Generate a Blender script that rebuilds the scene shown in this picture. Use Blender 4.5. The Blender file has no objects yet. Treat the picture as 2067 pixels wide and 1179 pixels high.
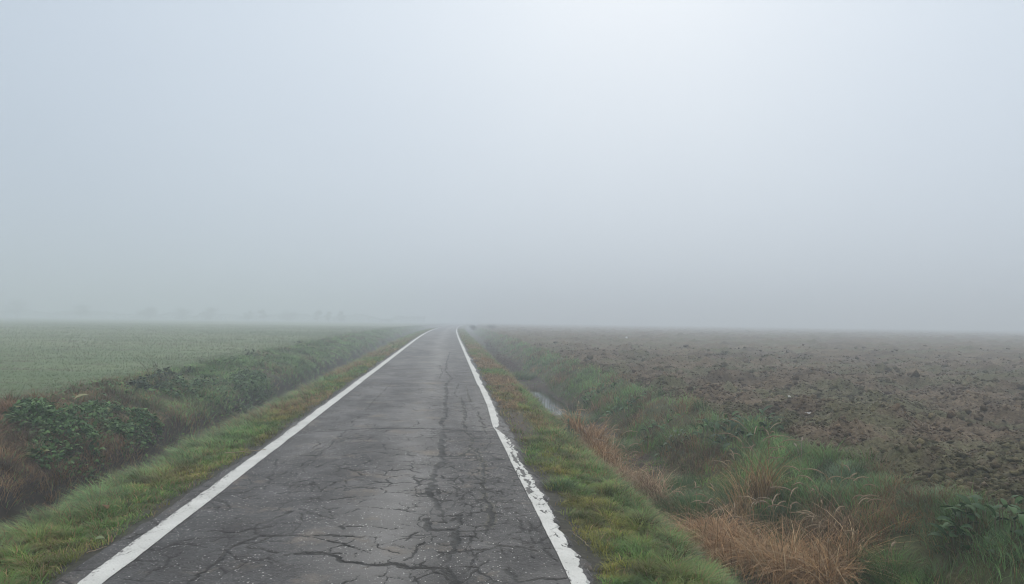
import bpy, math, random
import numpy as np
from math import radians as rad
rng = np.random.default_rng(7)
random.seed(7)
S = bpy.context.scene
COL = S.collection
PI = math.pi

# ------------------------------------------------------------------ helpers
def _h(ix, iy, seed):
    with np.errstate(over='ignore'):
        n = (ix.astype(np.int64) * 374761393 + iy.astype(np.int64) * 668265263 + seed * 974634777) & 0xFFFFFFFF
        n = ((n ^ (n >> 13)) * 1274126177) & 0xFFFFFFFF
        n = ((n ^ (n >> 16)) * 2246822519) & 0xFFFFFFFF
        n = n ^ (n >> 15)
    return n / 4294967295.0

def vn(x, y, seed=0):                       # value noise, 0..1
    x = np.asarray(x, float); y = np.asarray(y, float)
    ix = np.floor(x); iy = np.floor(y); fx = x - ix; fy = y - iy
    fx = fx * fx * fx * (fx * (fx * 6 - 15) + 10); fy = fy * fy * fy * (fy * (fy * 6 - 15) + 10)
    a = _h(ix, iy, seed); b = _h(ix + 1, iy, seed); c = _h(ix, iy + 1, seed); d = _h(ix + 1, iy + 1, seed)
    return (a * (1 - fx) + b * fx) * (1 - fy) + (c * (1 - fx) + d * fx) * fy

def fbm(x, y, seed=0, o=4, g=.5):
    s = 0.; a = 1.; t = 0.
    for k in range(o):
        s = s + a * vn(x * 2 ** k + 17.3 * k, y * 2 ** k - 9.1 * k, seed + k); t += a; a *= g
    return s / t

def sst(a, b, x):
    t = np.clip((x - a) / (b - a), 0, 1)
    return t * t * (3 - 2 * t)

def mix(a, b, t):
    t = np.asarray(t)
    a = np.asarray(a, float); b = np.asarray(b, float)
    if a.ndim == 1 and t.ndim == 1 and a.shape == (3,): a = a[None, :]
    if b.ndim == 1 and t.ndim == 1 and b.shape == (3,): b = b[None, :]
    if t.ndim == 1: t = t[:, None]
    return a * (1 - t) + b * t

def tag(o, label=None, cat=None, group=None, kind=None):
    if label: o['label'] = label
    if cat: o['category'] = cat
    if group: o['group'] = group
    if kind: o['kind'] = kind
    return o

def mesh_np(name, V, Q=None, T=None, mat=None, parent=None, smooth=False, attrs=None, loc=None):
    me = bpy.data.meshes.new(name)
    V = np.asarray(V, np.float32)
    loops = []; starts = []; n = 0
    if Q is not None and len(Q):
        Q = np.asarray(Q, np.int32); loops.append(Q.ravel()); starts.append(np.arange(len(Q)) * 4); n += len(Q) * 4
    if T is not None and len(T):
        T = np.asarray(T, np.int32); loops.append(T.ravel()); starts.append(n + np.arange(len(T)) * 3)
    L = np.concatenate(loops).astype(np.int32); st = np.concatenate(starts).astype(np.int32)
    me.vertices.add(len(V)); me.vertices.foreach_set('co', V.ravel())
    me.loops.add(len(L)); me.loops.foreach_set('vertex_index', L)
    me.polygons.add(len(st)); me.polygons.foreach_set('loop_start', st)
    if smooth: me.polygons.foreach_set('use_smooth', np.ones(len(st), bool))
    for k, a in (attrs or {}).items():
        a = np.asarray(a, np.float32)
        if a.ndim == 2:
            at = me.attributes.new(k, 'FLOAT_COLOR', 'POINT')
            c = np.ones((len(V), 4), np.float32); c[:, :3] = a
            at.data.foreach_set('color', c.ravel())
        else:
            at = me.attributes.new(k, 'FLOAT', 'POINT'); at.data.foreach_set('value', a)
    me.update(calc_edges=True); me.validate()
    if mat: me.materials.append(mat)
    o = bpy.data.objects.new(name, me); COL.objects.link(o)
    if parent: o.parent = parent
    if loc is not None: o.location = loc
    return o

def empty(name, loc):
    o = bpy.data.objects.new(name, None); o.empty_display_size = .2
    COL.objects.link(o); o.location = loc
    return o

class MB:                                    # collects numpy chunks into one mesh
    def __init__(s): s.V = []; s.Q = []; s.T = []; s.C = []; s.n = 0
    def add(s, V, Q=None, T=None, C=None):
        V = np.asarray(V, float)
        s.V.append(V)
        if Q is not None and len(Q): s.Q.append(np.asarray(Q) + s.n)
        if T is not None and len(T): s.T.append(np.asarray(T) + s.n)
        C = np.asarray(C if C is not None else (.1, .1, .1), float)
        s.C.append(np.broadcast_to(C, (len(V), 3))); s.n += len(V)
    def build(s, name, mat, parent=None, smooth=False, loc=None):
        return mesh_np(name, np.concatenate(s.V), np.concatenate(s.Q) if s.Q else None, np.concatenate(s.T) if s.T else None,
                       mat, parent, smooth, {'col': np.concatenate(s.C)}, loc)

def ribbons(P, h, w, az, lean, droop=0., col=None, segs=2, power=1.6, tip=.12):
    """N blades: base P, height h, width w, lean azimuth az, lean = tip offset / h, droop = share of height lost at the tip."""
    N = len(P); t = np.linspace(0, 1, segs + 1)
    h = np.broadcast_to(h, N); w = np.broadcast_to(w, N); lean = np.broadcast_to(lean, N); droop = np.broadcast_to(droop, N)
    d = np.stack([np.cos(az), np.sin(az), np.zeros(N)], 1)
    fa = az + PI / 2 + rng.normal(0, .6, N)
    s = np.stack([np.cos(fa), np.sin(fa), np.zeros(N)], 1)
    out = np.empty((N, segs + 1, 2, 3), np.float32)
    for k, tk in enumerate(t):
        c = P + d * (h * lean * tk ** power)[:, None]
        c = c + np.array([0, 0, 1.]) * (h * (tk - droop * tk ** 2.5))[:, None]
        ww = w * (max(tip, (1 - tk) ** .75) if k else .8) * .5
        out[:, k, 0] = c - s * ww[:, None]; out[:, k, 1] = c + s * ww[:, None]
    V = out.reshape(-1, 3)
    b = np.arange(N)[:, None] * (2 * (segs + 1))
    q = []
    for k in range(segs):
        q.append(np.concatenate([b + 2 * k, b + 2 * k + 1, b + 2 * k + 3, b + 2 * k + 2], 1))
    Q = np.stack(q, 1).reshape(-1, 4)
    C = np.repeat(col, 2 * (segs + 1), 0) if col is not None else None
    return V, Q, C

def tube(pts, rads, n=6):
    pts = np.asarray(pts, float); m = len(pts)
    rads = np.broadcast_to(rads, m)
    V = []
    for i in range(m):
        d = pts[min(i + 1, m - 1)] - pts[max(i - 1, 0)]; d = d / (np.linalg.norm(d) + 1e-9)
        a = np.cross(d, [0.3, .9, .1] if abs(d[2]) > .8 else [0, 0, 1.]); a /= np.linalg.norm(a) + 1e-9
        b = np.cross(d, a)
        for k in range(n):
            th = 2 * PI * k / n
            V.append(pts[i] + (a * math.cos(th) + b * math.sin(th)) * rads[i])
    Q = [(i * n + k, i * n + (k + 1) % n, (i + 1) * n + (k + 1) % n, (i + 1) * n + k) for i in range(m - 1) for k in range(n)]
    T = []
    for base, tipc in ((0, pts[0]), ((m - 1) * n, pts[-1])):
        V.append(tipc); c = len(V) - 1
        T += [(base + k, base + (k + 1) % n, c) for k in range(n)]
    return np.array(V), np.array(Q), np.array(T)

def leaf(L, W, az, el, bend=.5, fold=.15, roll=0.):
    """one broad leaf along its midrib, 5 stations x 3 verts"""
    t = np.linspace(0, 1, 6); wv = np.array([.12, .75, 1., .85, .5, .04]) * W * .5
    V = []
    x = 0.; z = 0.; a = el
    for i in range(6):
        if i:
            x += math.cos(a) * L / 5; z += math.sin(a) * L / 5; a -= bend / 5 * 1.6
        nx, nz = -math.sin(a), math.cos(a)
        for sgn in (-1, 0, 1):
            V.append((x + nx * fold * wv[i] * abs(sgn), sgn * wv[i], z + nz * fold * wv[i] * abs(sgn)))
    V = np.array(V)
    c, s = math.cos(roll), math.sin(roll)
    V[:, 1], V[:, 2] = V[:, 1] * c, V[:, 2] + V[:, 1] * s
    c, s = math.cos(az), math.sin(az)
    V = np.stack([V[:, 0] * c - V[:, 1] * s, V[:, 0] * s + V[:, 1] * c, V[:, 2]], 1)
    Q = [(i * 3 + k, i * 3 + k + 1, i * 3 + 4 + k, i * 3 + 3 + k) for i in range(5) for k in range(2)]
    return V, np.array(Q)

# ------------------------------------------------------------------ terrain
def z0(y):                                   # the road climbs a little, then runs level
    y = np.asarray(y, float); a, b, s = 45., 95., .0075
    return np.where(y < a, s * y, np.where(y < b, s * a + s * ((y - a) - (y - a) ** 2 / (2 * (b - a))), s * a + s * (b - a) / 2))

def cx(y):                                   # the road bends to the right far off
    y = np.asarray(y, float)
    t = np.clip(y - 45, 0, None)
    return np.where(y < 220, 1.5 * (t / 109) ** 2, 1.5 * (175 / 109) ** 2 + 2 * 1.5 * 175 / 109 ** 2 * (y - 220))

PU = np.array([-900, -40, -12, -9, -7.9, -7.3, -6.9, -6.3, -5.8, -5.55, -5.36, -5.18, -5.02, -4.5, -3.9, -3.55, -3.38, -3.05, -2.7, -2.45, -1.9,
               .7, 1.0, 1.3, 1.7, 2.0, 2.35, 2.68, 2.95, 3.25, 3.55, 3.85, 4.3, 4.75, 5.15, 6.0, 9, 40, 900])
PZ = np.array([0, 0, 0, .0, .03, .06, .0, -.13, -.27, -.38, -.5, -.8, -1.06, -1.1, -.8, -.33, -.15, -.075, -.035, -.03, -.03,
               -.03, -.03, -.035, -.1, -.28, -.62, -.9, -1.0, -1.0, -.86, -.6, -.3, -.07, 0, -.03, -.05, -.05, -.05])
def prof(u, y):
    z = np.interp(u, PU, PZ)
    ditch = sst(-.03, -.25, z)
    out = np.maximum(sst(2.6, 3.2, -u - .2), sst(1.15, 1.9, u))
    bump = (fbm(u * 1.3, y * .9, 31, 3) - .5) * .22 + (fbm(u * 5, y * 5, 37, 3) - .5) * .07
    near = 1 - .8 * sst(7.6, 9, np.abs(u + .7))
    z = z + .2 * np.exp(-((u - 3.1) / .5) ** 2) * np.maximum(sst(20.2, 18.6, y), sst(24.8, 27.6, y))   # the pool's two ends
    return z + out * bump * near * (.45 + .55 * ditch)

def ter(u, y): return prof(u, y) + z0(y)
def P3(u, y, dz=0.):
    u = np.asarray(u, float); y = np.asarray(y, float)
    return np.stack([u + cx(y), y, ter(u, y) + dz], -1)

def rot(x, y, a): return x * math.cos(a) - y * math.sin(a), x * math.sin(a) + y * math.cos(a)
def field_h(x, y):                           # ploughed soil: lumps of many sizes, octaves turned against each other
    wx = x + .3 * (fbm(x * 1.1, y * 1.1, 51, 2) - .5); wy = y + .3 * (fbm(x * 1.1, y * 1.1, 55, 2) - .5)
    h = 0.
    for k, (f, a) in enumerate(((.45, .13), (1.1, .15), (2.3, .11), (4.7, .06), (9.1, .034), (17., .022), (33., .012))):
        X, Y = rot(wx * f, wy * f * 1.2, .7 + 1.3 * k)
        v = .5 * (vn(X, Y, 61 + k) + vn(X * 1.37 + 5, Y * 1.37 - 3, 81 + k))
        h = h + a * (v * v * 2.2 - .55)
    return h

def grid_mesh(name, us, ys, zf, mat, attrs_f=None, smooth=True):
    Ug, Yg = np.meshgrid(us, ys)
    u = Ug.ravel(); y = Yg.ravel()
    V = np.stack([u + cx(y), y, zf(u, y)], 1)
    nu, ny = len(us), len(ys)
    i = (np.arange(ny - 1)[:, None] * nu + np.arange(nu - 1)[None, :]).ravel()
    Q = np.stack([i, i + 1, i + nu + 1, i + nu], 1)
    return mesh_np(name, V, Q, None, mat, None, smooth, attrs_f(u, y) if attrs_f else None)

def geo(a, b, d0, k):
    o = [a]
    while o[-1] < b: o.append(o[-1] + max(d0, k * abs(o[-1])))
    o[-1] = b
    return np.array(o)

# ------------------------------------------------------------------ materials
def new_mat(name):
    m = bpy.data.materials.new(name); m.use_nodes = True
    nt = m.node_tree; b = nt.nodes['Principled BSDF']
    return m, nt, b
def nd(nt, t, **kw):
    n = nt.nodes.new(t)
    for k, v in kw.items(): setattr(n, k, v)
    return n
def ramp(nt, src, p):
    r = nd(nt, 'ShaderNodeValToRGB'); e = r.color_ramp.elements
    while len(e) < len(p): e.new(.5)
    for i, (x, c) in enumerate(p):
        e[i].position = x; e[i].color = (*c, 1) if not np.isscalar(c) else (c, c, c, 1)
    nt.links.new(src, r.inputs[0]); return r.outputs[0]
def mixc(nt, a, b, f, mode='MIX'):
    m = nd(nt, 'ShaderNodeMix', data_type='RGBA', blend_type=mode)
    for s, v in ((m.inputs[6], a), (m.inputs[7], b), (m.inputs[0], f)):
        if hasattr(v, 'is_output'): nt.links.new(v, s)
        elif np.isscalar(v): s.default_value = v
        else: s.default_value = (*v, 1)
    return m.outputs[2]
def noise(nt, scale, detail=4, rough=.55, vec=None, sc=None):
    if vec is None:
        tc = nd(nt, 'ShaderNodeTexCoord'); vec = tc.outputs['Object']
    if sc:
        mp = nd(nt, 'ShaderNodeMapping'); mp.inputs['Scale'].default_value = sc
        nt.links.new(vec, mp.inputs[0]); vec = mp.outputs[0]
    n = nd(nt, 'ShaderNodeTexNoise'); n.inputs['Scale'].default_value = scale
    n.inputs['Detail'].default_value = detail; n.inputs['Roughness'].default_value = rough
    nt.links.new(vec, n.inputs['Vector'])
    return n.outputs['Fac']
def bump(nt, b, src, strength, dist):
    n = nd(nt, 'ShaderNodeBump'); n.inputs['Strength'].default_value = strength; n.inputs['Distance'].default_value = dist
    nt.links.new(src, n.inputs['Height']); nt.links.new(n.outputs[0], b.inputs['Normal'])

def leaf_mat(name, trans=.25, rough=.55, spec=.3):
    m, nt, b = new_mat(name)
    at = nd(nt, 'ShaderNodeAttribute', attribute_name='col')
    nt.links.new(at.outputs['Color'], b.inputs['Base Color'])
    b.inputs['Roughness'].default_value = rough; b.inputs['Specular IOR Level'].default_value = spec
    tr = nd(nt, 'ShaderNodeBsdfTranslucent'); nt.links.new(at.outputs['Color'], tr.inputs[0])
    ms = nd(nt, 'ShaderNodeMixShader'); ms.inputs[0].default_value = trans
    nt.links.new(b.outputs[0], ms.inputs[1]); nt.links.new(tr.outputs[0], ms.inputs[2])
    nt.links.new(ms.outputs[0], nt.nodes['Material Output'].inputs[0])
    return m
M_grass = leaf_mat('grass_blades', .28, .5, .35)
M_leaf = leaf_mat('broad_leaves', .2, .6, .22)
M_dry = leaf_mat('dry_straw', .22, .7, .2)
M_twig = leaf_mat('bark_and_twigs', 0., .8, .2)

def soil_mat(name, bscale=18, var=(.6, 1.4), rough=.9, bs=.5, bd=.03):
    m, nt, b = new_mat(name)
    at = nd(nt, 'ShaderNodeAttribute', attribute_name='col')
    n1 = noise(nt, bscale, 6, .65)
    n2 = noise(nt, bscale * 6, 3, .6)
    f = ramp(nt, n1, [(.3, var[0]), (.7, var[1])])
    c = mixc(nt, at.outputs['Color'], f, 1., 'MULTIPLY')
    f2 = ramp(nt, n2, [(.35, .75), (.65, 1.25)])
    c = mixc(nt, c, f2, 1., 'MULTIPLY')
    nt.links.new(c, b.inputs['Base Color'])
    b.inputs['Roughness'].default_value = rough; b.inputs['Specular IOR Level'].default_value = .25
    bump(nt, b, n1, bs, bd)
    return m
M_bank = soil_mat('bank_soil')
M_meadow = soil_mat('meadow_turf', 9, (.75, 1.25), .9, .6, .05)
M_field = soil_mat('ploughed_soil', 17, (.45, 1.55), .88, .8, .04)

# ------------------------------------------------------------------ cracks: rasterised once over the road plane (u, y)
U0, U1, DU = -2.75, 1.35, .005
Y0, Y1, DY = 3.5, 46., .01
NU, NY = int((U1 - U0) / DU) + 1, int((Y1 - Y0) / DY) + 1
CR = np.zeros((NY, NU), np.float32)          # crack depth
MO = np.zeros((NY, NU), np.float32)          # moss and dirt held in a crack
def paint(arr, pts, w):
    pts = np.asarray(pts); w = np.broadcast_to(w, len(pts))
    iu = np.round((pts[:, 0] - U0) / DU).astype(int); iy = np.round((pts[:, 1] - Y0) / DY).astype(int)
    for a in range(-8, 9):
        for b in range(-4, 5):
            u = iu + a; v = iy + b
            ok = (u >= 0) & (u < NU) & (v >= 0) & (v < NY)
            d2 = (U0 + u * DU - pts[:, 0]) ** 2 + (Y0 + v * DY - pts[:, 1]) ** 2
            val = np.exp(-d2 / (w * w))
            ok &= val > .03
            np.maximum.at(arr, (v[ok], u[ok]), val[ok].astype(np.float32))
def wiggle(pts, amp, step=.006):
    out = []
    pts = np.asarray(pts, float)
    for a, b in zip(pts[:-1], pts[1:]):
        L = np.linalg.norm(b - a); n = max(2, int(L / step))
        t = np.arange(n)[:, None] / n
        out.append(a + (b - a) * t)
    p = np.concatenate(out); s = np.arange(len(p)) * step; k = random.randint(0, 999)
    off = np.stack([fbm(s * 7, s * 0 + k, 5, 4, .65) - .5, fbm(s * 7, s * 0 + k + 50, 6, 4, .65) - .5], 1)
    return p + off * amp * 2
CRACKS = [
('c', 0.014, [(-0.024, 17.748), (-0.017, 15.561), (-0.03, 14.381), (-0.009, 12.699), (-0.099, 11.807), (-0.043, 11.369)]),
('c', 0.022, [(-0.053, 10.959), (-0.058, 10.155), (-0.075, 9.641), (-0.029, 9.177), (-0.046, 8.757), (-0.099, 8.374), (-0.108, 7.857), (-0.162, 7.263), (-0.118, 7.061), (-0.074, 6.811), (-0.042, 6.633), (-0.04, 6.411)]),
('c', 0.016, [(0.117, 6.441), (0.114, 5.826), (0.07, 5.439), (-0.0, 5.184)]),
('m', 0.016, [(0.295, 15.415), (0.32, 14.124), (0.315, 12.496), (0.257, 11.723), (0.302, 10.882), (0.368, 10.292), (0.311, 9.518), (0.175, 9.066)]),
('m', 0.022, [(0.396, 9.519), (0.409, 9.064), (0.451, 8.458), (0.385, 7.848), (0.38, 7.39), (0.363, 6.858), (0.397, 6.506), (0.393, 6.19), (0.33, 6.044)]),
('m', 0.012, [(0.456, 16.981), (0.464, 14.677)]),
('m', 0.014, [(0.552, 13.15), (0.556, 11.909), (0.589, 10.731)]),
('c', 0.013, [(-1.891, 10.899), (-1.209, 11.19), (-0.067, 11.198), (0.305, 11.009), (0.72, 10.886)]),
('c', 0.011, [(-1.213, 9.078), (-0.957, 9.296), (-0.788, 9.237), (-0.372, 9.07), (-0.069, 9.069), (0.235, 9.012)]),
('c', 0.007, [(-1.118, 8.526), (-0.608, 8.473)]),
('c', 0.009, [(-0.515, 7.946), (-0.318, 7.862), (-0.141, 7.778)]),
('c', 0.008, [(-0.064, 8.609), (0.4, 8.603), (0.751, 8.179)]),
('c', 0.008, [(-0.019, 7.622), (0.357, 7.613)]),
('c', 0.009, [(-0.083, 7.365), (0.08, 7.156), (0.291, 7.217)]),
('c', 0.007, [(-0.382, 7.168), (-0.176, 7.162)]),
('c', 0.009, [(-0.948, 6.632), (-0.707, 6.681), (-0.481, 6.601), (-0.26, 6.554)]),
('c', 0.008, [(-0.458, 6.143), (-0.267, 6.113)]),
('c', 0.012, [(-0.128, 5.967), (0.111, 5.958), (0.392, 5.949)]),
('c', 0.013, [(-1.037, 5.421), (-0.854, 5.377), (-0.738, 5.3), (-0.679, 5.209), (-0.49, 5.133), (-0.358, 5.178), (-0.194, 5.086), (-0.025, 5.063)]),
('c', 0.011, [(0.117, 5.451), (0.264, 5.464), (0.35, 5.48), (0.411, 5.64), (0.497, 5.764), (0.622, 5.59), (0.812, 5.583), (0.963, 5.496)]),
('c', 0.009, [(0.617, 6.5), (0.611, 6.133), (0.626, 5.941), (0.484, 5.765)]),
('c', 0.01, [(0.626, 5.509), (0.609, 5.243)]),
('c', 0.008, [(0.416, 6.342), (0.745, 6.332)]),
('c', 0.01, [(0.099, 7.469), (0.119, 7.056)]),
('c', 0.01, [(0.141, 6.991), (0.181, 6.684)]),
('c', 0.013, [(0.404, 5.043), (0.436, 4.882), (0.493, 4.788), (0.68, 4.808), (0.816, 4.834)]),
('c', 0.009, [(0.18, 5.122), (0.098, 4.96)]),
('c', 0.014, [(-0.003, 5.163), (0.064, 4.899), (0.068, 4.762)]),
('c', 0.009, [(-2.136, 5.305), (-1.95, 5.279)]),
('c', 0.011, [(-1.595, 4.852), (-1.57, 5.129), (-1.527, 5.633), (-1.395, 5.878), (-1.183, 5.827), (-0.743, 5.81)]),
('c', 0.009, [(-1.773, 7.622), (-1.6, 7.654), (-1.308, 7.881)]),
('c', 0.009, [(-1.958, 8.878), (-1.848, 8.31), (-1.764, 7.583)]),
('c', 0.008, [(-1.544, 8.217), (-1.537, 8.772), (-1.503, 9.767), (-1.461, 11.027)]),
('c', 0.008, [(-1.985, 7.109), (-1.861, 7.044), (-1.483, 6.971)]),
('c', 0.009, [(-1.113, 5.387), (-0.889, 5.434), (-0.692, 5.37)]),
('c', 0.007, [(-2.244, 5.326), (-2.039, 5.284)]),
('c', 0.006, [(-2.29, 7.262), (-2.111, 7.177)]),
('c', 0.012, [(-0.262, 25.463), (-0.132, 22.364), (-0.24, 19.346)]),
('c', 0.014, [(0.131, 34.789), (-0.007, 27.977), (-0.058, 22.879), (0.122, 20.151), (-0.041, 18.308), (0.022, 16.788), (-0.026, 14.599), (-0.008, 12.598), (-0.096, 11.857), (-0.034, 11.456)]),
('c', 0.011, [(0.289, 18.668), (0.155, 15.746)]),
('c', 0.012, [(0.298, 15.507), (0.343, 14.002), (0.329, 12.448), (0.254, 11.861), (0.293, 10.963)]),
('m', 0.012, [(0.463, 18.011), (0.48, 14.617)]),
('c', 0.009, [(-1.374, 18.892), (-1.405, 16.702), (-1.445, 13.943), (-1.411, 13.219)]),
('c', 0.009, [(-1.839, 16.148), (-1.818, 15.527)]),
('c', 0.008, [(-1.444, 12.566), (-1.494, 11.834)]),
('c', 0.008, [(-1.834, 13.93), (-1.153, 14.048), (-0.214, 14.082), (0.373, 13.814)]),
('c', 0.009, [(-1.457, 11.126), (-1.189, 11.191), (-0.688, 11.195), (-0.164, 11.2)]),
('c', 0.013, [(0.839, 10.459), (0.846, 9.963), (0.852, 9.619), (0.849, 9.301), (0.803, 9.048), (0.805, 8.904), (0.83, 8.498), (0.836, 8.209), (0.837, 8.051), (0.846, 7.898), (0.847, 7.612), (0.84, 7.443), (0.821, 7.096)]),
('c', 0.01, [(0.836, 8.16), (0.873, 7.766), (0.815, 7.296), (0.85, 6.781), (0.858, 6.375)]),
('c', 0.008, [(0.806, 5.598), (0.886, 5.531), (0.949, 5.435)]),
('c', 0.02, [(-0.055, 7.156), (-0.139, 7.545)]),
('c', 0.018, [(-0.134, 6.324), (-0.105, 6.012), (-0.041, 5.975), (0.095, 6.007)]),
('c', 0.016, [(0.043, 6.238), (0.122, 6.398)]),
('c', 0.014, [(-0.004, 5.076), (0.049, 4.921), (0.09, 4.752)]),
('c', 0.012, [(-0.268, 5.221), (-0.205, 5.42), (-0.155, 5.635)]),
('c', 0.012, [(0.186, 5.175), (0.249, 5.372), (0.309, 5.43), (0.396, 5.581)])]
for kind, wd, pts in CRACKS:
    p = wiggle(pts, .05)
    s = np.arange(len(p)) * .006
    wv = wd * (.25 + 1.3 * fbm(s * 3, s * 0 + len(p), 9, 3))
    wv = wv * (1.45 if wd >= .013 else .85); paint(CR if kind == 'c' else MO, p, wv)
    if kind == 'm': paint(CR, p, wv * .5)
# fine random cracks, mostly across the road, and crazing right of the middle
for k in range(520):
    y = 4 + 30 * random.random() ** 1.5; u = random.uniform(-2.1, 1.0)
    across = random.random() < .6
    a = random.gauss(0, .3) + (0 if across else PI / 2)
    L = random.uniform(.15, .8)
    p = [(u, y)]
    for j in range(4):
        a += random.gauss(0, .35); p.append((p[-1][0] + math.cos(a) * L / 4, p[-1][1] + math.sin(a) * L / 4))
    q = wiggle(p, .05); t = np.linspace(0, 1, len(q))
    paint(CR, q, (.0025 + .006 * random.random()) * np.sin(PI * (.08 + .84 * t)))
def crazing(s, wid, fine):
    u = np.linspace(U0, U1, NU)[None, :]; y = np.linspace(Y0, Y1, NY)[:, None]
    u, y = np.broadcast_to(u, CR.shape), np.broadcast_to(y, CR.shape)
    wu = u + .1 * (fbm(u * 6, y * 6, 71, 3) - .5); wy = y + .1 * (fbm(u * 6, y * 6, 75, 3) - .5)
    X = wu * s; Y = wy * s * .85
    ix, iy = np.floor(X), np.floor(Y)
    d1 = np.full(X.shape, 9.); d2 = np.full(X.shape, 9.)
    for a in (-1, 0, 1):
        for b in (-1, 0, 1):
            px = ix + a + _h(ix + a, iy + b, 3); py = iy + b + _h(ix + a, iy + b, 4)
            d = np.hypot(px - X, py - Y)
            n = d < d1; d2 = np.where(n, d1, np.minimum(d2, d)); d1 = np.where(n, d, d1)
    e = np.exp(-((d2 - d1) / wid) ** 2)
    if fine: return (e * np.clip(sst(-.55, -.1, u + .5 * (fbm(u * 1.2, y * .9, 85, 3) - .5)) * sst(20, 7, y) * (.2 + .8 * sst(.36, .56, fbm(u * 1.7, y * 1.2, 86, 3))), 0, 1)).astype(np.float32)
    m = np.exp(-((u - .15) / .5) ** 2) * sst(14, 6, y) + .75 * sst(.40, .6, fbm(u * .8, y * .5, 81, 2))
    m = m * (.25 + .75 * sst(.3, .6, fbm(u * 2.2, y * 1.6, 83, 3)))
    return (e * np.clip(m, 0, 1)).astype(np.float32)
CR = np.maximum(CR, .95 * crazing(3.6, .038, False))
CR = np.maximum(CR, .85 * crazing(5.6, .05, True))
_gu, _gy = np.meshgrid(np.linspace(U0, U1, NU), np.linspace(Y0, Y1, NY))
CR *= (.5 + .95 * sst(.3, .62, fbm(_gu * 9, _gy * 9, 87, 3))).astype(np.float32)      # edges crumble, cracks break off and start again
CR = np.clip(CR, 0, 1)
def samp(arr, u, y):
    a = np.clip((u - U0) / DU, 0, NU - 1.001); b = np.clip((y - Y0) / DY, 0, NY - 1.001)
    i = a.astype(int); j = b.astype(int); fu = a - i; fy = b - j
    v = (arr[j, i] * (1 - fu) + arr[j, i + 1] * fu) * (1 - fy) + (arr[j + 1, i] * (1 - fu) + arr[j + 1, i + 1] * fu) * fy
    return np.where((y < Y0) | (y > Y1), 0, v)

# ------------------------------------------------------------------ road
def edgeL(y): return -2.365 + .05 * sst(6.5, 10, y) - .09 * fbm(y * 1.1, y * 0, 91, 3) - .09 * (fbm(y * 5, y * 0, 92, 3) - .3)
RIN = np.array([(0.81, 4.72), (0.806, 5.598), (0.789, 6.779), (0.785, 7.1), (0.769, 8.059), (0.762, 8.717), (0.754, 9.562), (0.74, 10.813), (0.718, 11.391), (0.728, 12.031), (0.767, 13.93)]); ROUT = np.array([(0.958, 4.782), (0.938, 5.009), (0.96, 5.226), (0.944, 5.529), (0.958, 5.727), (0.936, 6.125), (0.938, 6.458), (0.937, 7.076), (0.933, 7.579), (0.923, 8.083), (0.9, 8.497), (0.885, 8.867), (0.847, 8.975), (0.902, 9.299), (0.898, 9.857), (0.894, 10.394), (0.824, 10.769), (0.756, 11.045), (0.737, 11.215), (0.828, 11.443), (0.876, 12.035), (0.889, 12.883), (0.909, 13.933)])
def rin(y): return np.where(y < 18, np.interp(y, RIN[:, 1], RIN[:, 0]), .75) + .008 * (fbm(y * 6, y * 0, 95, 3) - .5)
def rout(y):
    far = .75 + .15 + .05 * (fbm(y * .9, y * 0, 96, 3) - .5) * 2
    v = np.where(y < 18, np.interp(y, ROUT[:, 1], ROUT[:, 0]), far)
    return v + .065 * (fbm(y * 4, y * 0 + 3, 97, 4, .6) - .5) + .06 * (fbm(y * 17, y * 0 + 9, 94, 3, .6) - .5)
def edgeR(y):
    return np.maximum(rout(y) - .004, .9) + .05 * sst(.45, .7, fbm(y * 1.3, y * 0, 98, 3)) + .07 * (fbm(y * 6, y * 0, 99, 3) - .5) + .03
def road_h(u, y):
    rut = -.012 * np.exp(-((u + 1.45) / .35) ** 2) - .012 * np.exp(-((u - .1) / .35) ** 2)
    return z0(y) + rut + .012 * (fbm(u * .9, y * .5, 101, 3) - .5) + .006 * (fbm(u * 4, y * 4, 103, 2) - .5)
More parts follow.
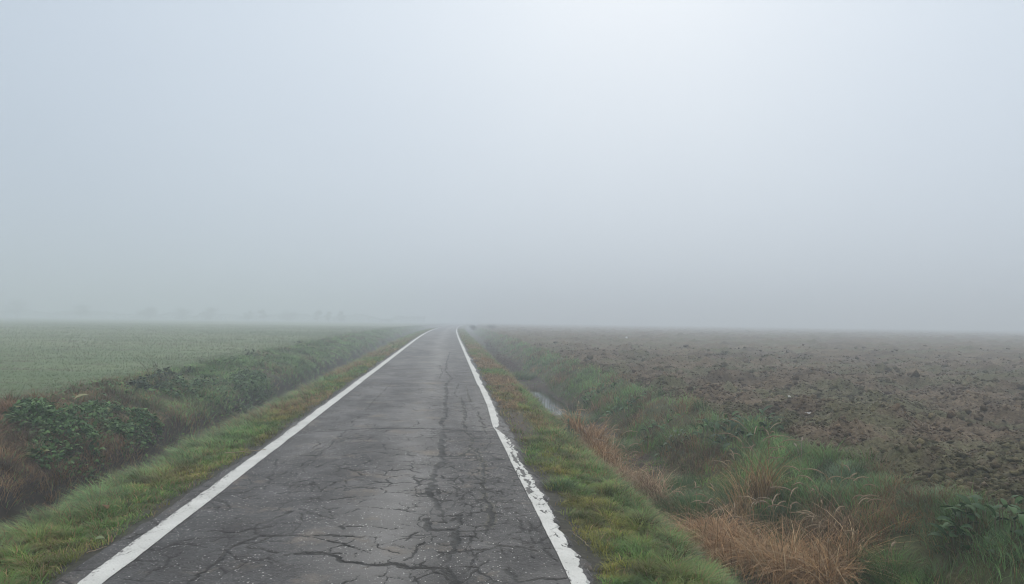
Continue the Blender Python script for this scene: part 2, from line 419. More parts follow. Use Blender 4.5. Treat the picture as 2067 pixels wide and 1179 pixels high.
def road_mat():
    m, nt, b = new_mat('cracked_asphalt')
    A = lambda n: nd(nt, 'ShaderNodeAttribute', attribute_name=n).outputs['Fac']
    cr, mo, dust_sheen = A('crack'), A('moss'), A('dust_sheen')
    n_big = noise(nt, 1.1, 4, .6, sc=(1, .45, 1)); n_mid = noise(nt, 22, 5, .7); n_fine = noise(nt, 90, 3, .7)
    c = mixc(nt, (.020, .019, .0195), (.052, .050, .051), ramp(nt, n_big, [(.32, 0.), (.68, 1.)]))
    c = mixc(nt, c, ramp(nt, n_mid, [(.38, .55), (.62, 1.45)]), 1., 'MULTIPLY')
    c = mixc(nt, c, ramp(nt, n_fine, [(.38, .45), (.62, 1.55)]), 1., 'MULTIPLY')
    c = mixc(nt, c, (.165, .162, .158), dust_sheen)
    tc = nd(nt, 'ShaderNodeTexCoord')
    vo = nd(nt, 'ShaderNodeTexVoronoi'); vo.inputs['Scale'].default_value = 62; nt.links.new(tc.outputs['Object'], vo.inputs['Vector'])
    sx = nd(nt, 'ShaderNodeSeparateColor'); nt.links.new(vo.outputs['Color'], sx.inputs[0])
    chip = nd(nt, 'ShaderNodeMath', operation='GREATER_THAN'); nt.links.new(sx.outputs[0], chip.inputs[0]); chip.inputs[1].default_value = .72
    c2 = nd(nt, 'ShaderNodeMath', operation='LESS_THAN'); nt.links.new(vo.outputs['Distance'], c2.inputs[0])
    rr = nd(nt, 'ShaderNodeMath', operation='MULTIPLY_ADD'); nt.links.new(sx.outputs[2], rr.inputs[0]); rr.inputs[1].default_value = .36; rr.inputs[2].default_value = .08; nt.links.new(rr.outputs[0], c2.inputs[1])
    mm = nd(nt, 'ShaderNodeMath', operation='MULTIPLY'); nt.links.new(chip.outputs[0], mm.inputs[0]); nt.links.new(c2.outputs[0], mm.inputs[1])
    chips_glints = nd(nt, 'ShaderNodeMath', operation='MULTIPLY'); nt.links.new(mm.outputs[0], chips_glints.inputs[0]); chips_glints.inputs[1].default_value = .8
    c = mixc(nt, c, mixc(nt, (.10, .098, .095), (.75, .74, .72), ramp(nt, sx.outputs[1], [(.2, 0.), (1., 1.)])), chips_glints.outputs[0])  # stone chips, whitened in colour to stand for specular sparkle
    st = noise(nt, 1.7, 5, .7)
    c = mixc(nt, c, (.17, .14, .105), ramp(nt, st, [(.56, 0.), (.68, .6)]))
    c = mixc(nt, c, (.075, .07, .04), mo)
    jag = nd(nt, 'ShaderNodeMath', operation='MULTIPLY_ADD'); nt.links.new(noise(nt, 55, 4, .7), jag.inputs[0]); jag.inputs[1].default_value = .9; jag.inputs[2].default_value = -.45
    crj = nd(nt, 'ShaderNodeMath', operation='ADD'); nt.links.new(jag.outputs[0], crj.inputs[0]); nt.links.new(cr, crj.inputs[1])
    c = mixc(nt, c, (.018, .0175, .017), ramp(nt, cr, [(.12, 0.), (.5, .7)]))
    c = mixc(nt, c, (.006, .006, .0058), ramp(nt, crj.outputs[0], [(.22, 0.), (.34, 1.)]))
    nt.links.new(c, b.inputs['Base Color'])
    r = ramp(nt, noise(nt, 2.2, 4, .6), [(.35, .55), (.7, .8)])
    nt.links.new(r, b.inputs['Roughness'])
    b.inputs['Specular IOR Level'].default_value = .45
    bp = nd(nt, 'ShaderNodeBump'); bp.inputs['Strength'].default_value = .55; bp.inputs['Distance'].default_value = .006
    hh = nd(nt, 'ShaderNodeMath', operation='MULTIPLY_ADD'); nt.links.new(vo.outputs['Distance'], hh.inputs[0]); hh.inputs[1].default_value = -1.2; nt.links.new(n_fine, hh.inputs[2])
    nt.links.new(hh.outputs[0], bp.inputs['Height']); nt.links.new(bp.outputs[0], b.inputs['Normal'])
    return m
M_road = road_mat()
def build_road():
    ys = np.concatenate([np.arange(-25, 3.5, .5), geo(3.5, 900, .014, .0028)])
    s = np.linspace(0, 1, 350)
    Sg, Yg = np.meshgrid(s, ys); y = Yg.ravel(); sg = Sg.ravel()
    eL, eR = edgeL(ys), edgeR(ys)
    u = (eL[:, None] * (1 - s) + eR[:, None] * s).ravel()
    cr = samp(CR, u, y); mo = samp(MO, u, y)
    dust_sheen = np.exp(-((u + .42 + .08 * (fbm(y * .4, y * 0, 111, 2) - .5)) / .3) ** 2) * (.45 + .55 * fbm(u * 1.5, y * .35, 112, 3)) * .8
    dust_sheen = dust_sheen + .14 * sst(12, 40, y) - .3 * np.exp(-((u - .05) / .28) ** 2) * sst(9, 6.5, y) + .35 * sst(.52, .72, fbm(u * 1.2, y * .3, 113, 4))  # far road paled in colour to imitate sheen and fog; other terms are wear
    e = np.minimum(u - np.repeat(eL, len(s)), np.repeat(eR, len(s)) - u)
    z = road_h(u, y) - .012 * cr * sst(40, 20, y) - .03 * sst(.05, 0, e)
    V = np.stack([u + cx(y), y, z], 1)
    nu = len(s); i = (np.arange(len(ys) - 1)[:, None] * nu + np.arange(nu - 1)[None, :]).ravel()
    Q = np.stack([i, i + 1, i + nu + 1, i + nu], 1)
    o = mesh_np('road', V, Q, None, M_road, None, True, {'crack': cr, 'moss': mo, 'dust_sheen': np.clip(dust_sheen, 0, 1)})
    tag(o, kind='structure')
build_road()

def paint_mat():
    m, nt, b = new_mat('worn_white_paint')
    A = lambda n: nd(nt, 'ShaderNodeAttribute', attribute_name=n).outputs['Fac']
    n1 = noise(nt, 30, 5, .7, sc=(1, .7, 1)); n2 = noise(nt, 120, 3, .6); n3 = noise(nt, 2.5, 4, .6)
    c = mixc(nt, (.50, .51, .49), (.66, .67, .65), ramp(nt, n3, [(.3, 0.), (.7, 1.)]))
    c = mixc(nt, c, ramp(nt, n2, [(.3, .75), (.6, 1.05)]), 1., 'MULTIPLY')
    wear = nd(nt, 'ShaderNodeMath', operation='ADD'); nt.links.new(n1, wear.inputs[0]); nt.links.new(A('wear'), wear.inputs[1])
    c = mixc(nt, c, (.07, .068, .07), ramp(nt, wear.outputs[0], [(.61, 0.), (.67, .95)]))
    jag = nd(nt, 'ShaderNodeMath', operation='MULTIPLY_ADD'); nt.links.new(noise(nt, 60, 4, .7), jag.inputs[0]); jag.inputs[1].default_value = .9; jag.inputs[2].default_value = -.45
    crj = nd(nt, 'ShaderNodeMath', operation='ADD'); nt.links.new(jag.outputs[0], crj.inputs[0]); nt.links.new(A('crack'), crj.inputs[1])
    c = mixc(nt, c, (.02, .02, .019), ramp(nt, crj.outputs[0], [(.34, 0.), (.46, .95)]))
    nt.links.new(c, b.inputs['Base Color']); b.inputs['Roughness'].default_value = .6
    bump(nt, b, n2, .4, .004)
    return m
M_paint = paint_mat()
def build_line(f_in, f_out, side):
    ys = geo(3.4, 400, .012, .0025); s = np.linspace(0, 1, 26)
    y = np.repeat(ys, len(s)); t = np.tile(s, len(ys))
    a, b = f_in(ys), f_out(ys)
    u = (a[:, None] * (1 - s) + b[:, None] * s).ravel()
    cr = samp(CR, u, y) * (.72 if side else .5); wd = np.repeat(np.abs(b - a), len(s))
    outer = t
    wear = .12 * sst(.6, 1, outer) + .07 * sst(.15, 0, outer) - .03 + .12 * (fbm(u * 3, y * .8, 121 + side, 3) - .5) + .1 * sst(.06, .02, wd)
    if side: wear = wear + .3 * np.exp(-((y - 9.55) / .2) ** 2 - ((u - .93) / .035) ** 2)
    z = road_h(u, y) + .005 - .01 * cr * sst(40, 20, y) - (.02 * sst(.8, 1, t) if side else 0) - .002
    V = np.stack([u + cx(y), y, z + .002], 1)
    nu = len(s); i = (np.arange(len(ys) - 1)[:, None] * nu + np.arange(nu - 1)[None, :]).ravel()
    Q = np.stack([i, i + 1, i + nu + 1, i + nu], 1)
    if side == 0: Q = Q[:, ::-1]
    o = mesh_np('road_marking', V, Q, None, M_paint, None, True, {'crack': cr, 'wear': wear})
    tag(o, kind='structure')
def lin(y): return -2.105 + .014 * (fbm(y * 3, y * 0, 131, 3) - .5)
def lout(y): return -2.27 + .05 * (fbm(y * 3.5, y * 0, 133, 4, .65) - .5)
build_line(lin, lout, 0)
build_line(rin, rout, 1)

# ------------------------------------------------------------------ colours of what grows and lies where
BRN = np.array((.175, .098, .047)); RED = np.array((.27, .14, .07)); OLI = np.array((.215, .215, .04)); GRN = np.array((.125, .235, .05))
DEW = np.array((.20, .34, .135)); DRK = np.array((.062, .135, .035)); STR = np.array((.40, .28, .14)); SOIL = np.array((.085, .062, .047))
GRY = np.array((.15, .15, .12))
def brown_left(u, y):                        # share of dead brown weeds on the left bank
    f = fbm(u * .7, y * .5, 141, 3)
    b = sst(21, 12.5, y + 5 * (f - .5)) * .9
    b = np.maximum(b, sst(.58, .7, f) * .45)
    return np.clip(b, 0, 1)
def brown_verge(u, y, side):
    f = fbm(u * 1.5, y * .35, 143 + side, 3)
    if side: b = sst(10.5, 15, y) * sst(60, 28, y) * .85 + .25
    else: b = sst(10, 15, y) * sst(70, 25, y) * .6 + .15
    return np.clip(b * sst(.3, .55, f), 0, 1)

def zone_ground(u, y):
    n = fbm(u * 2, y * 2, 151, 3)
    c = mix(SOIL * .4, SOIL * .75, n)  # damp soil, darkened in colour for the shade between grass blades
    g = np.zeros_like(u)
    g = np.where((u < -2.3) & (u > -3.9), .75, g); g = np.where((u > .8) & (u < 2.5), .6, g)
    g = np.where(u > 3.6, .5, g); g = np.where(u < -5.4, .5 * (1 - brown_left(u, y)), g)
    c = mix(c, mix(OLI * .4, DRK * .7, fbm(u * 3, y * 3, 153, 2)), g)
    c = mix(c, np.array((.024, .018, .013)), sst(-5.6, -5.35, u) * sst(-3.6, -3.9, u))  # wet soil of the left ditch, with the trench's shade put into its colour
    asphalt_edge = ((u > -2.58) & (u < -2.3)) | ((u > .85) & (u < 1.15))
    c = mix(c, np.array((.05, .046, .045)), np.where(asphalt_edge, .8, 0))
    bare = sst(.28, .0, np.abs(u - 1.18)) * sst(10.3, 11.3, y) * sst(14.5, 12.5, y)
    return mix(c, np.array((.075, .06, .05)), bare)

E_R = 4.88
ysT = np.concatenate([np.arange(-25, 3, .5), geo(3, 900, .035, .008)])
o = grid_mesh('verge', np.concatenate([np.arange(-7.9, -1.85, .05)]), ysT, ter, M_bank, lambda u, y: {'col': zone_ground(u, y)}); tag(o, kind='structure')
o = grid_mesh('verge', np.arange(.6, 5.26, .05), ysT, lambda u, y: ter(u, y) - .2 * sst(E_R - .02, E_R + .3, u), M_bank, lambda u, y: {'col': zone_ground(u, y)}); tag(o, kind='structure')

def meadow_col(u, y):
    n = fbm(u * .12, y * .3, 161, 4); n2 = fbm(u * .8, y * 2.0, 163, 3)
    n = .5 * n + .5 * fbm(u * .03 + y * .02, y * .22, 169, 3)
    c = mix((.11, .16, .075), (.19, .23, .125), sst(.3, .7, n))
    return mix(c, (.11, .095, .06), sst(.58, .72, n2) * .6)
us = -geo(7.9, 900, .07, .02)[::-1]; us[-1] = -7.9 + .05 + .05 * 0 - .05
def ter_meadow(u, y): return ter(u, y) + .05 * (fbm(u * .8, y * .8, 165, 3) - .5) * sst(-7.9, -8.6, u) + .03 * (vn(u * 3, y * 3, 167) - .5) * sst(-7.9, -8.3, u)
o = grid_mesh('meadow', us, ysT, ter_meadow, M_meadow, lambda u, y: {'col': meadow_col(u, y)}); tag(o, kind='structure')

def field_col(u, y):
    n = fbm(u * .5, y * .5, 171, 4); n2 = fbm(u * 3, y * 3, 173, 3)
    c = mix((.064, .047, .029), (.15, .114, .073), sst(.25, .75, .55 * n + .45 * n2))
    g = sst(.47, .62, fbm(u * .35, y * .7, 175, 4)) * .6
    c = mix(c, (.095, .105, .05), g)
    return mix(c, (.14, .105, .075), sst(.6, .8, fbm(u * 7, y * 9, 177, 2)) * .5)
def ter_field(u, y): return ter(u, y) + field_h(u, y) * sst(E_R - .05, E_R + .5, u)
uF = np.concatenate([np.arange(E_R, 15, .045), geo(15, 900, .06, .012)])
yF = np.concatenate([np.arange(-25, 3, .5), np.arange(3, 8, .05), geo(8, 900, .05, .0055)])
o = grid_mesh('ploughed_field', uF, yF, ter_field, M_field, lambda u, y: {'col': field_col(u, y)}); tag(o, kind='structure')

# standing water in the right-hand ditch
def water():
    m, nt, b = new_mat('ditch_water')
    b.inputs['Base Color'].default_value = (.03, .035, .03, 1); b.inputs['Roughness'].default_value = .06
    b.inputs['IOR'].default_value = 1.33
    bump(nt, b, noise(nt, 9, 2, .5), .04, .01)
    us = np.linspace(2.4, 3.75, 12); ys = np.linspace(18.4, 28.2, 40)
    o = grid_mesh('water', us, ys, lambda u, y: np.full_like(u, -.90 + z0(24.)) , m); tag(o, kind='structure')
water()

def cells(u, y, s, seed):                    # nearest jittered tuft centre: offset to it, distance / s, two randoms per tuft
    X, Y = u / s, y / s; ix, iy = np.floor(X), np.floor(Y)
    best = np.full(len(u), 9.); ox = np.zeros(len(u)); oy = np.zeros(len(u)); r1 = np.zeros(len(u)); r2 = np.zeros(len(u))
    for a in (-1, 0, 1):
        for b in (-1, 0, 1):
            jx, jy = ix + a, iy + b
            px, py = jx + _h(jx, jy, seed), jy + _h(jx, jy, seed + 1)
            d = np.hypot(X - px, Y - py); n = d < best
            best = np.where(n, d, best); ox = np.where(n, X - px, ox); oy = np.where(n, Y - py, oy)
            r1 = np.where(n, _h(jx, jy, seed + 2), r1); r2 = np.where(n, _h(jx, jy, seed + 3), r2)
    return ox, oy, np.clip(best, 0, 1), r1, r2

# ------------------------------------------------------------------ ground cover ("stuff")
def sample_y(n, a, b, p):                    # density ~ y^-p
    r = rng.random(n)
    if abs(p - 1) < 1e-6: return a * (b / a) ** r
    return (a ** (1 - p) + r * (b ** (1 - p) - a ** (1 - p))) ** (1 / (1 - p))
def far(y): return np.clip(y / 8., 1, 6)     # far blades stand for several: wider, fewer

def verge_grass(side):
    n = 165000
    y = sample_y(n, 3.4, 110, 1.75)
    if side == 0:
        e = edgeL(y); k = rng.random(n) ** .9; u = e - .02 - k * (1.55 + 0 * e)
        d = e - u
    else:
        e = edgeR(y); k = rng.random(n) ** .9; u = e + .02 + k * 1.5
        d = u - e
    # thin at the asphalt, patchy
    keep = rng.random(n) < sst(-.02, .22, d + .05 * sst(7, 10, y) + .25 * (fbm(u * 5, y * 4, 181 + side, 3) - .5)) * (.35 + .65 * sst(.25, .45, fbm(u * 3, y * 2.5, 183 + side, 3)))
    if side: keep &= rng.random(n) > .93 * sst(.33, .05, np.abs(u - 1.2)) * sst(10.2, 11.2, y) * sst(14.5, 12.8, y)
    u, y, d = u[keep], y[keep], d[keep]; n = len(u)
    lush = sst(.35, .95, d + .35 * (fbm(u * 1.5, y * 1.2, 185 + side, 2) - .5))
    h = (.045 + .05 * rng.random(n) + lush * (.10 if side == 0 else .07)) * (.75 + .5 * fbm(u * 3, y * 3, 187, 2))
    w = (.0055 + .003 * rng.random(n)) * far(y) ** .8
    h *= 1 + .06 * (far(y) - 1)
    ox, oy, cd_, r1, r2 = cells(u, y, .14, 301 + side)
    az = np.arctan2(oy + rng.normal(0, .25, n), ox + (rng.normal(0, .25, n) - (.5 * lush if side == 0 else 0)))
    h *= (.45 + 1.1 * r1) * (1.15 - .6 * cd_)
    br = brown_verge(u, y, side)
    nz = fbm(u * 1.4, y * 1.1, 189 + side, 3)
    c = mix(OLI, GRN, sst(.4, .6, nz))
    c = mix(c, DEW if side == 0 else mix(GRN, DEW, np.full(n, .35)), lush * .85)
    rnd = rng.random(n)
    c = np.where((rnd < br)[:, None], mix(BRN * 1.25, STR * .95, rng.random(n)), c)
    c = np.where((rng.random(n) < .10)[:, None], mix(BRN, STR, rng.random(n)), c)
    c = c * (.75 + .5 * rng.random(n))[:, None] * (.45 + 1.05 * r2)[:, None]
    V, Q, C = ribbons(P3(u, y, -.006), h, w, az, .45 + .7 * rng.random(n), .25 + .3 * rng.random(n), c)
    o = mesh_np('verge_grass', V, Q, None, M_grass, None, False, {'col': C})
    tag(o, 'low turf of olive and green grass on the strip ' + ('between the left white line and the ditch' if side == 0 else 'between the right white line and the ditch'), 'grass', kind='stuff')
verge_grass(0); verge_grass(1)

def bank_right():
    n = 190000
    y = sample_y(n, 3.6, 130, 1.65); u = rng.uniform(2.2, 5.1, n)
    f = fbm(u * 1.6, y * 1.1, 191, 3)
    top = sst(3.8, 4.4, u) * sst(5.2, 4.8, u + .5 * (fbm(u * 0, y * 1.3, 193, 3) - .5))
    dens = (.25 + .75 * sst(.32, .5, f)) * (.45 + .55 * sst(3.3, 3.9, u))
    dens = np.where(u > 4.6, dens * sst(5.15, 4.7, u + .6 * (fbm(u * .5, y * 1.1, 194, 3) - .5)), dens)
    bare = sst(.5, .2, np.abs(u - 4.1)) * sst(9, 7.2, y) * sst(.35, .55, fbm(u * 2, y * 2, 195, 2))
    wet = (np.abs(u - 3.1) < .42) & (y > 19.3) & (y < 26.5)
    keep = (rng.random(n) < dens * (1 - .85 * bare)) & ~(wet & (rng.random(n) < .93))
    u, y, f, top = u[keep], y[keep], f[keep], top[keep]; n = len(u)
    h = (.10 + .12 * rng.random(n) + .10 * sst(.45, .65, f) ) * (.7 + .5 * fbm(u * 2.5, y * 2.5, 197, 2))
    h = h * (.5 + .5 * sst(3.3, 3.9, u))
    h = np.where((np.abs(u - 3.1) < .5) & (y > 17.5) & (y < 30), h * .45, h)
    w = (.005 + .003 * rng.random(n)) * far(y) ** .8
    c = mix(DRK * 1.15, GRN, sst(.3, .6, fbm(u * 2, y * 1.6, 198, 3)))
    c = mix(c, DEW, top * .6)
    dead = sst(.5, .66, fbm(u * 1.8, y * 1.3, 199, 3)) * .7 + .12
    c = np.where((rng.random(n) < dead)[:, None], mix(BRN, STR * .7, rng.random(n)), c)
    ox, oy, cd_, r1, r2 = cells(u, y, .26, 311)
    c = c * (.7 + .6 * rng.random(n))[:, None] * (.4 + 1.1 * r2)[:, None]
    h = h * (.4 + 1.2 * r1) * (1.2 - .7 * cd_); az = np.arctan2(oy + rng.normal(0, .3, n), ox + rng.normal(0, .3, n))
    V, Q, C = ribbons(P3(u, y, -.01), h, w, az, .3 + .6 * rng.random(n), .15 + .35 * rng.random(n), c)
    o = mesh_np('bank_grass', V, Q, None, M_grass, None, False, {'col': C})
    tag(o, 'rough green and brown grass on the far bank of the ditch beside the ploughed field', 'grass', kind='stuff')
bank_right()

def bank_left():
    n = 210000
    y = sample_y(n, 6.2, 150, 1.6); u = -rng.uniform(4.6, 7.75, n)
    f = fbm(u * 1.3, y * .9, 201, 3)
    br = brown_left(u, y)
    keep = rng.random(n) < (.35 + .65 * sst(.3, .5, f)) * np.where(u > -5.25, .35, 1) * np.where(u < -7.3, sst(-7.75, -7.3, u + .4 * (fbm(y * .9, y * 0, 203, 3) - .5)), 1)
    u, y, f, br = u[keep], y[keep], f[keep], br[keep]; n = len(u)
    h = (.10 + .13 * rng.random(n) + .12 * sst(.45, .7, f)) * (.65 + .6 * fbm(u * 2.2, y * 2.2, 205, 2))
    w = (.0045 + .003 * rng.random(n)) * far(y) ** .8
    g = mix(mix(DRK, GRN, np.full(n, .35)), mix(GRN, DEW, np.full(n, .65)) * 1.08, sst(.3, .56, fbm(u * 1.6, y * .8, 207, 3)))
    crest = sst(-6.5, -7.1, u) * sst(24, 14, y)
    b = mix(BRN * 1.3, mix(GRY * 1.1, STR * .85, rng.random(n)), rng.random(n) * .7)
    b = mix(b, RED, np.clip(crest * .7, 0, 1))
    isb = rng.random(n) < np.clip(br * .93 + .08, 0, 1)
    c = np.where(isb[:, None], b, g) * (.7 + .6 * rng.random(n))[:, None]
    ox, oy, cd_, r1, r2 = cells(u, y, .3, 321)
    c = c * (.4 + 1.1 * r2)[:, None]
    h = h * (.35 + 1.2 * r1) * (1.2 - .7 * cd_); az = np.arctan2(oy + rng.normal(0, .4, n), ox + rng.normal(0, .4, n))
    V, Q, C = ribbons(P3(u, y, -.01), h, w, az, .35 + .9 * rng.random(n), .2 + .45 * rng.random(n), c)
    o = mesh_np('bank_weeds', V, Q, None, M_grass, None, False, {'col': C})
    tag(o, 'tangled brown and green weeds covering the far bank of the left ditch', 'weeds', kind='stuff')
    # low broad leaves mixed into the green part
    m = MB(); k = 5200
    y = sample_y(k, 12, 75, 1.7); u = -rng.uniform(4.9, 7.2, k)
    ok = (rng.random(k) < (1 - brown_left(u, y))) & (fbm(u * 1.5, y * .9, 209, 3) > .47)
    for uu, yy in zip(u[ok], y[ok]):
        V, Q = leaf(random.uniform(.05, .09) * (1 + yy / 60), random.uniform(.03, .055) * (1 + yy / 60), random.uniform(0, 6.28), random.uniform(-.2, .9), .6, .2, random.uniform(-.5, .5))
        p = P3(uu, yy, random.uniform(.06, .2))
        m.add(V + p, Q, None, np.array(random.choice([DRK, DRK, GRN, DEW * .55])) * random.uniform(.7, 1.3))
    o = m.build('bank_leaves', M_leaf)
    tag(o, 'small broad weed leaves scattered through the greener stretch of the left bank', 'leaves', kind='stuff')
bank_left()

def meadow_grass():
    n = 230000
    y = sample_y(n, 7, 130, 1.25); u = -(7.35 + (rng.random(n) ** 1.7) * (8 + y * 1.1))
    x, yy = u + cx(y), y
    keep = (np.arctan2(-x, y) < rad(36)) & (rng.random(n) < .35 + .65 * sst(.3, .5, fbm(u * .6, y * 1.3, 211, 3)))
    u, y = u[keep], y[keep]; n = len(u); dist = np.hypot(u, y)
    h = (.04 + .045 * rng.random(n)) * (.7 + .6 * fbm(u * .7, y * 1.3, 213, 2)) * np.clip(dist / 22, 1, 2.0)
    w = .006 * np.clip(dist / 9, 1, 9)
    c = mix((.125, .185, .085), (.20, .25, .135), sst(.3, .7, .5 * fbm(u * .25, y * .6, 215, 3) + .5 * fbm(u * .03 + y * .02, y * .22, 169, 3)))
    c = np.where((rng.random(n) < .07 + .3 * sst(.55, .7, fbm(u * .8, y * 2, 163, 3)))[:, None], mix((.12, .10, .06), (.16, .13, .08), rng.random(n)), c)
    c = c * (.9 + .2 * rng.random(n))[:, None]
    P = np.stack([u + cx(y), y, ter_meadow(u, y) - .01], 1)
    V, Q, C = ribbons(P, h, w, rng.uniform(0, 2 * PI, n), .3 + .6 * rng.random(n), .2 + .3 * rng.random(n), c)
    o = mesh_np('meadow_grass', V, Q, None, M_grass, None, False, {'col': C})
    tag(o, 'short pale green grass covering the wide meadow left of the road', 'grass', kind='stuff')
meadow_grass()

def clods():
    ico_v = []; p = (1 + 5 ** .5) / 2
    for a in (-1, 1):
        for b in (-p, p): ico_v += [(0, a, b), (a, b, 0), (b, 0, a)]
    ico_v = np.array(ico_v) / math.hypot(1, p)
    # faces: triples of mutually nearest vertices
    D = np.linalg.norm(ico_v[:, None] - ico_v[None], axis=2); e = D < 1.2
    F = [(i, j, k) for i in range(12) for j in range(i + 1, 12) for k in range(j + 1, 12) if e[i, j] and e[j, k] and e[i, k]]
    F = np.array([f if np.dot(np.cross(ico_v[f[1]] - ico_v[f[0]], ico_v[f[2]] - ico_v[f[0]]), ico_v[f[0]]) > 0 else (f[0], f[2], f[1]) for f in F])
    OV = np.array([(1, 0, 0), (-1, 0, 0), (0, 1, 0), (0, -1, 0), (0, 0, 1), (0, 0, -1.)])
    OF = np.array([(0, 2, 4), (2, 1, 4), (1, 3, 4), (3, 0, 4), (2, 0, 5), (1, 2, 5), (3, 1, 5), (0, 3, 5)])
    VV, TT, CC, off_ = [], [], [], 0
    for bv, bf, n, ymax, rmin, rmax, pw, jit in ((ico_v, F, 44000, 45, .012, .06, 4, .45), (OV, OF, 210000, 34, .005, .02, 2, .5)):
        y = sample_y(n, 4.5, ymax, 1.5); u = E_R + .05 + rng.random(n) ** 1.5 * (6 + y * .9)
        dens = sst(.3, .62, fbm(u * 1.2, y * 1.2, 221, 3))
        keep = rng.random(n) < .2 + .8 * dens
        u, y = u[keep], y[keep]; n = len(u)
        r = (rmin + (rmax - rmin) * rng.random(n) ** pw) * np.clip(np.hypot(u, y) / 12, 1, 1.8)
        V = bv[None] * rng.uniform(1 - jit, 1 + jit, (n, len(bv), 1)) + rng.normal(0, .18, (n, len(bv), 3))
        V = V * np.stack([r * rng.uniform(.7, 1.5, n), r * rng.uniform(.7, 1.3, n), r * rng.uniform(.5, .95, n)], 1)[:, None, :]
        tl = rng.normal(0, .5, n); ct, st_ = np.cos(tl)[:, None], np.sin(tl)[:, None]
        V = np.stack([V[..., 0], V[..., 1] * ct - V[..., 2] * st_, V[..., 1] * st_ + V[..., 2] * ct], 2)
        a = rng.uniform(0, 6.28, n); ca, sa = np.cos(a)[:, None], np.sin(a)[:, None]
        V = np.stack([V[..., 0] * ca - V[..., 1] * sa, V[..., 0] * sa + V[..., 1] * ca, V[..., 2]], 2)
        V += np.stack([u + cx(y), y, ter_field(u, y) + r * .05], 1)[:, None, :]
        VV.append(V.reshape(-1, 3)); TT.append((bf[None] + (np.arange(n) * len(bv))[:, None, None]).reshape(-1, 3) + off_)
        c = field_col(u, y) * (.6 + .65 * rng.random(n) ** 2)[:, None] * np.array((1.06, .98, .92))
        c = np.where((rng.random(n) < .05)[:, None], np.array((.15, .115, .08)), c)
        CC.append(np.repeat(c, len(bv), 0)); off_ += len(VV[-1])
    o = mesh_np('soil_clods', np.concatenate(VV), None, np.concatenate(TT), M_field, None, False, {'col': np.concatenate(CC)})
    tag(o, 'loose brown lumps of turned earth strewn over the ploughed field', 'clods', kind='stuff')
    # thin weeds and stubble on the turned soil
    n = 90000
    y = sample_y(n, 5, 90, 1.4); u = E_R + rng.random(n) ** 1.6 * (8 + y * .9)
    g = sst(.5, .66, fbm(u * .35, y * .7, 175, 4)); t = sst(.56, .7, fbm(u * 1.7, y * 1.9, 225, 3))
    keep = rng.random(n) < .16 + .6 * g * (.3 + t) + .3 * t
    u, y, g = u[keep], y[keep], g[keep]; n = len(u); dist = np.hypot(u, y)
    h = (.03 + .05 * rng.random(n)) * np.clip(dist / 25, 1, 1.7); w = .005 * np.clip(dist / 9, 1, 6)
    c = np.where((rng.random(n) < .62)[:, None], mix((.09, .12, .045), (.14, .16, .075), rng.random(n)), mix(BRN, STR * .8, rng.random(n)))
    P = np.stack([u + cx(y), y, ter_field(u, y) - .01], 1)
    V, Q, C = ribbons(P, h, w, rng.uniform(0, 2 * PI, n), .5 + 1.6 * rng.random(n), .2 + .5 * rng.random(n), c)
    o = mesh_np('field_weeds', V, Q, None, M_grass, None, False, {'col': C})
    tag(o, 'sparse low weeds and straw showing between the lumps of the ploughed field', 'weeds', kind='stuff')
clods()
# ------------------------------------------------------------------ plants and small things, one object each
def off(root, du, dy, dz=0.):                # ground point near a root, in the root's own coordinates
    p = P3(root[0] + np.asarray(du, float), root[1] + np.asarray(dy, float), dz)
    return p - np.array(P3(root[0], root[1]))
def base(u, y, dz=0.): return tuple(float(v) for v in P3(u, y, dz))

def head(pts, r, col, mb):                   # a bristly drooping seed head along pts
    V, Q, T = tube(pts, np.array([.35, .8, 1, .9, .6, .2]) * r, 5); mb.add(V, Q, T, col)
    n = 90; k = rng.random(n) * (len(pts) - 1.001); i = k.astype(int); f = (k - i)[:, None]
    p = pts[i] * (1 - f) + pts[i + 1] * f
    d = rng.normal(0, 1, (n, 3)); d /= np.linalg.norm(d, axis=1)[:, None]
    e = p + d * r * 2.2 + (pts[-1] - pts[0]) * .12
    s = np.cross(d, rng.normal(0, 1, (n, 3))); s /= np.linalg.norm(s, axis=1)[:, None] + 1e-6
    V = np.stack([p - s * .0012, p + s * .0012, e], 1).reshape(-1, 3)
    mb.add(V, None, np.arange(3 * n).reshape(-1, 3), np.array(col) * 1.1)

